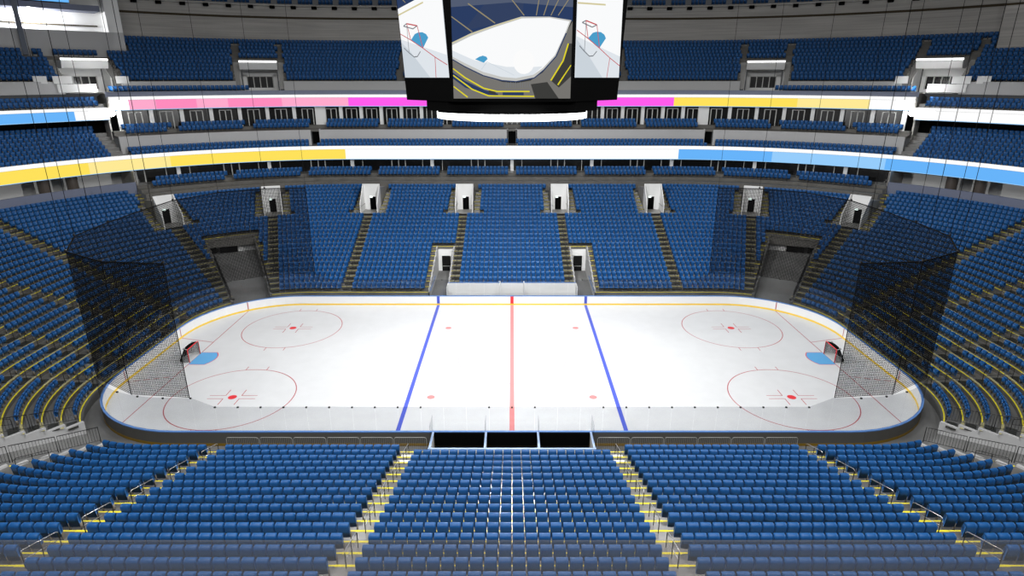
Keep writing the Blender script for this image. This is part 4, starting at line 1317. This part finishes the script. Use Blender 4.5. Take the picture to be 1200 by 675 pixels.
    main += lines('tan', [(0, .72), (.17, .59)], .010) + lines('tan', [(.14, .83), (.36, .665)], .010) + lines('tan', [(.5, .86), (.60, .73)], .008) + [('tan', ln((.72 + .08 * i, .86), (.70 + .06 * i, .73), .007)) for i in range(4)]
    main += [('ice3', ln((.24, .26), (.29, .33), .005)), ('ice3', ln((.29, .33), (.52, .21), .004))]
    main += [('wire', ln((.45 + .02 * i, .15 - .004 * (i % 2)), (.45 + .02 * i, .10), .004)) for i in range(11)]
    screen('video_screen', (-wS, yF, 1.45), (wS, yF, 1.45), (-wS, yF, 8.3), main, 'large centre screen showing the rink from a corner')
    for sx in (-1, 1):
        e0, e1 = (3.95 + .12, -5.35 + .12), (3.95 + 3.55 - .12, -5.35 + 3.55 - .12)
        t1 = (3.95 + 4.05 - .12, -5.35 + 4.05 - .12)
        z0, z1 = 2.75, 8.3
        f = (z0 - 1.25) / 7.35
        eb = (e1[0] + .5 * f, e1[1] + .5 * f)
        et = (e1[0] + .5 * (z1 - 1.25) / 7.35, e1[1] + .5 * (z1 - 1.25) / 7.35)
        out = .02
        if sx < 0: A, B, Ct = (-eb[0] - out, eb[1] - out, z0), (-e0[0] - out, e0[1] - out, z0), (-et[0] - out, et[1] - out, z1)
        else: A, B, Ct = (e0[0] + out, e0[1] - out, z0), (eb[0] + out, eb[1] - out, z0), (e0[0] + out, e0[1] - out, z1)
        screen('video_screen', A, B, Ct, [(c_, p_ if p_ else [(0, 0), (1, 0), (1, 1), (0, 1)]) for c_, p_ in sidepolys(sx > 0)], ('left' if sx < 0 else 'right') + ' side screen showing a goal and blue crease')
scoreboard()

# ------------------------------------------------------------------ near balcony in front of the viewer: glass balustrade
b = MB(); b.box((0, -48.6, 20.35), (60, 5.0, .4)); structure(b, 'floor_near_balcony', M['conc'])
g = empty('glass_balustrade', (0, -46.1, 20.55), 0, 'hazy clear glass balustrade across the bottom foreground', 'balustrade')
b = MB(); b.box((0, 0, .57), (16, .005, 1.10)); b.build('glass_panel', M['balglass'], g)
b = MB(); b.box((0, 0, .05), (16, .08, .1)); b.build('base_channel', M['steel'], g)

# ------------------------------------------------------------------ roof
b = MB(); b.box((0, 4, 42.2), (140, 124, .4)); structure(b, 'ceiling', M['black'])

# ------------------------------------------------------------------ light
w = bpy.data.worlds.new('arena_air'); scene.world = w; w.use_nodes = True
w.node_tree.nodes['Background'].inputs[0].default_value = (.5, .52, .55, 1)
w.node_tree.nodes['Background'].inputs[1].default_value = .08
def area(name, loc, size, power, target=None, col=(1, 1, 1), shape='DISK', spread=PI):
    l = bpy.data.lights.new(name, 'AREA'); l.shape = shape; l.size = size; l.energy = power; l.color = col; l.spread = spread
    o = bpy.data.objects.new(name, l); COL.objects.link(o); o.location = loc
    if target is not None:
        from mathutils import Vector
        o.rotation_euler = (Vector(target) - Vector(loc)).to_track_quat('-Z', 'Y').to_euler()
    return o
for x, y in ((-22, 0), (22, 0), (0, 16), (0, -16), (-18, 14), (18, 14), (-18, -14), (18, -14)):
    area('roof_light', (x, y, 39), 3.0, 2700)
for x in (-24, -8, 8, 24):
    area('near_stand_light', (x, -41, 39), 3.0, 5200, (x * .9, -24, 4))
def point(name, loc, power, r=.3):
    l = bpy.data.lights.new(name, 'POINT'); l.energy = power; l.shadow_soft_size = r
    o = bpy.data.objects.new(name, l); COL.objects.link(o); o.location = loc
point('scoreboard_lamp', (0, 0, 19.86), 22000, .15)
for sg in (-1, 1):
    x, y = pt(sg * QZ, 40.75); nx, ny = nrm(sg * QZ)
    x -= nx * .42; y -= ny * .42
    o = empty('floodlight', (x, y, 18.5), math.atan2(ny, nx) - PI / 2, 'glaring white floodlight at the %s joint of the upper LED ribbons' % ('right' if sg > 0 else 'left'), 'floodlight', 'floodlights at the ribbon joints')
    b = MB(); n = 14
    b.loft([[(r_ * math.cos(2 * PI * i / n), r_ * math.sin(2 * PI * i / n), z) for r_, z in ((.05, -.42), (.3, -.3), (.42, 0), (.3, .3), (.05, .42))] for i in range(n)], closed_path=True)
    b.build('lamp_globe', emat('flood_globe', (1, 1, 1), 60.0), o, smooth=True)
    b = MB(); b.box((0, .42, 0), (.1, .3, .1)); b.build('bracket', M['darkmetal'], o)
    point('joint_fill_light', (x + nx * 1.2, y + ny * 1.2, 21.7), 350, .08)  # added light without a fixture, brightens the parapet above the joint
x, y = pt(-(1 + 51 / 90), 51.2)
point('recess_lamp', (x, y, 30.7), 2500, .1)

scene.view_settings.view_transform = 'Standard'
scene.view_settings.look = 'None'
scene.view_settings.gamma = 1.0
scene.view_settings.use_curve_mapping = False
scene.view_settings.exposure = 0.0
scene.cycles.transparent_max_bounces = 24
scene.cycles.max_bounces = 6
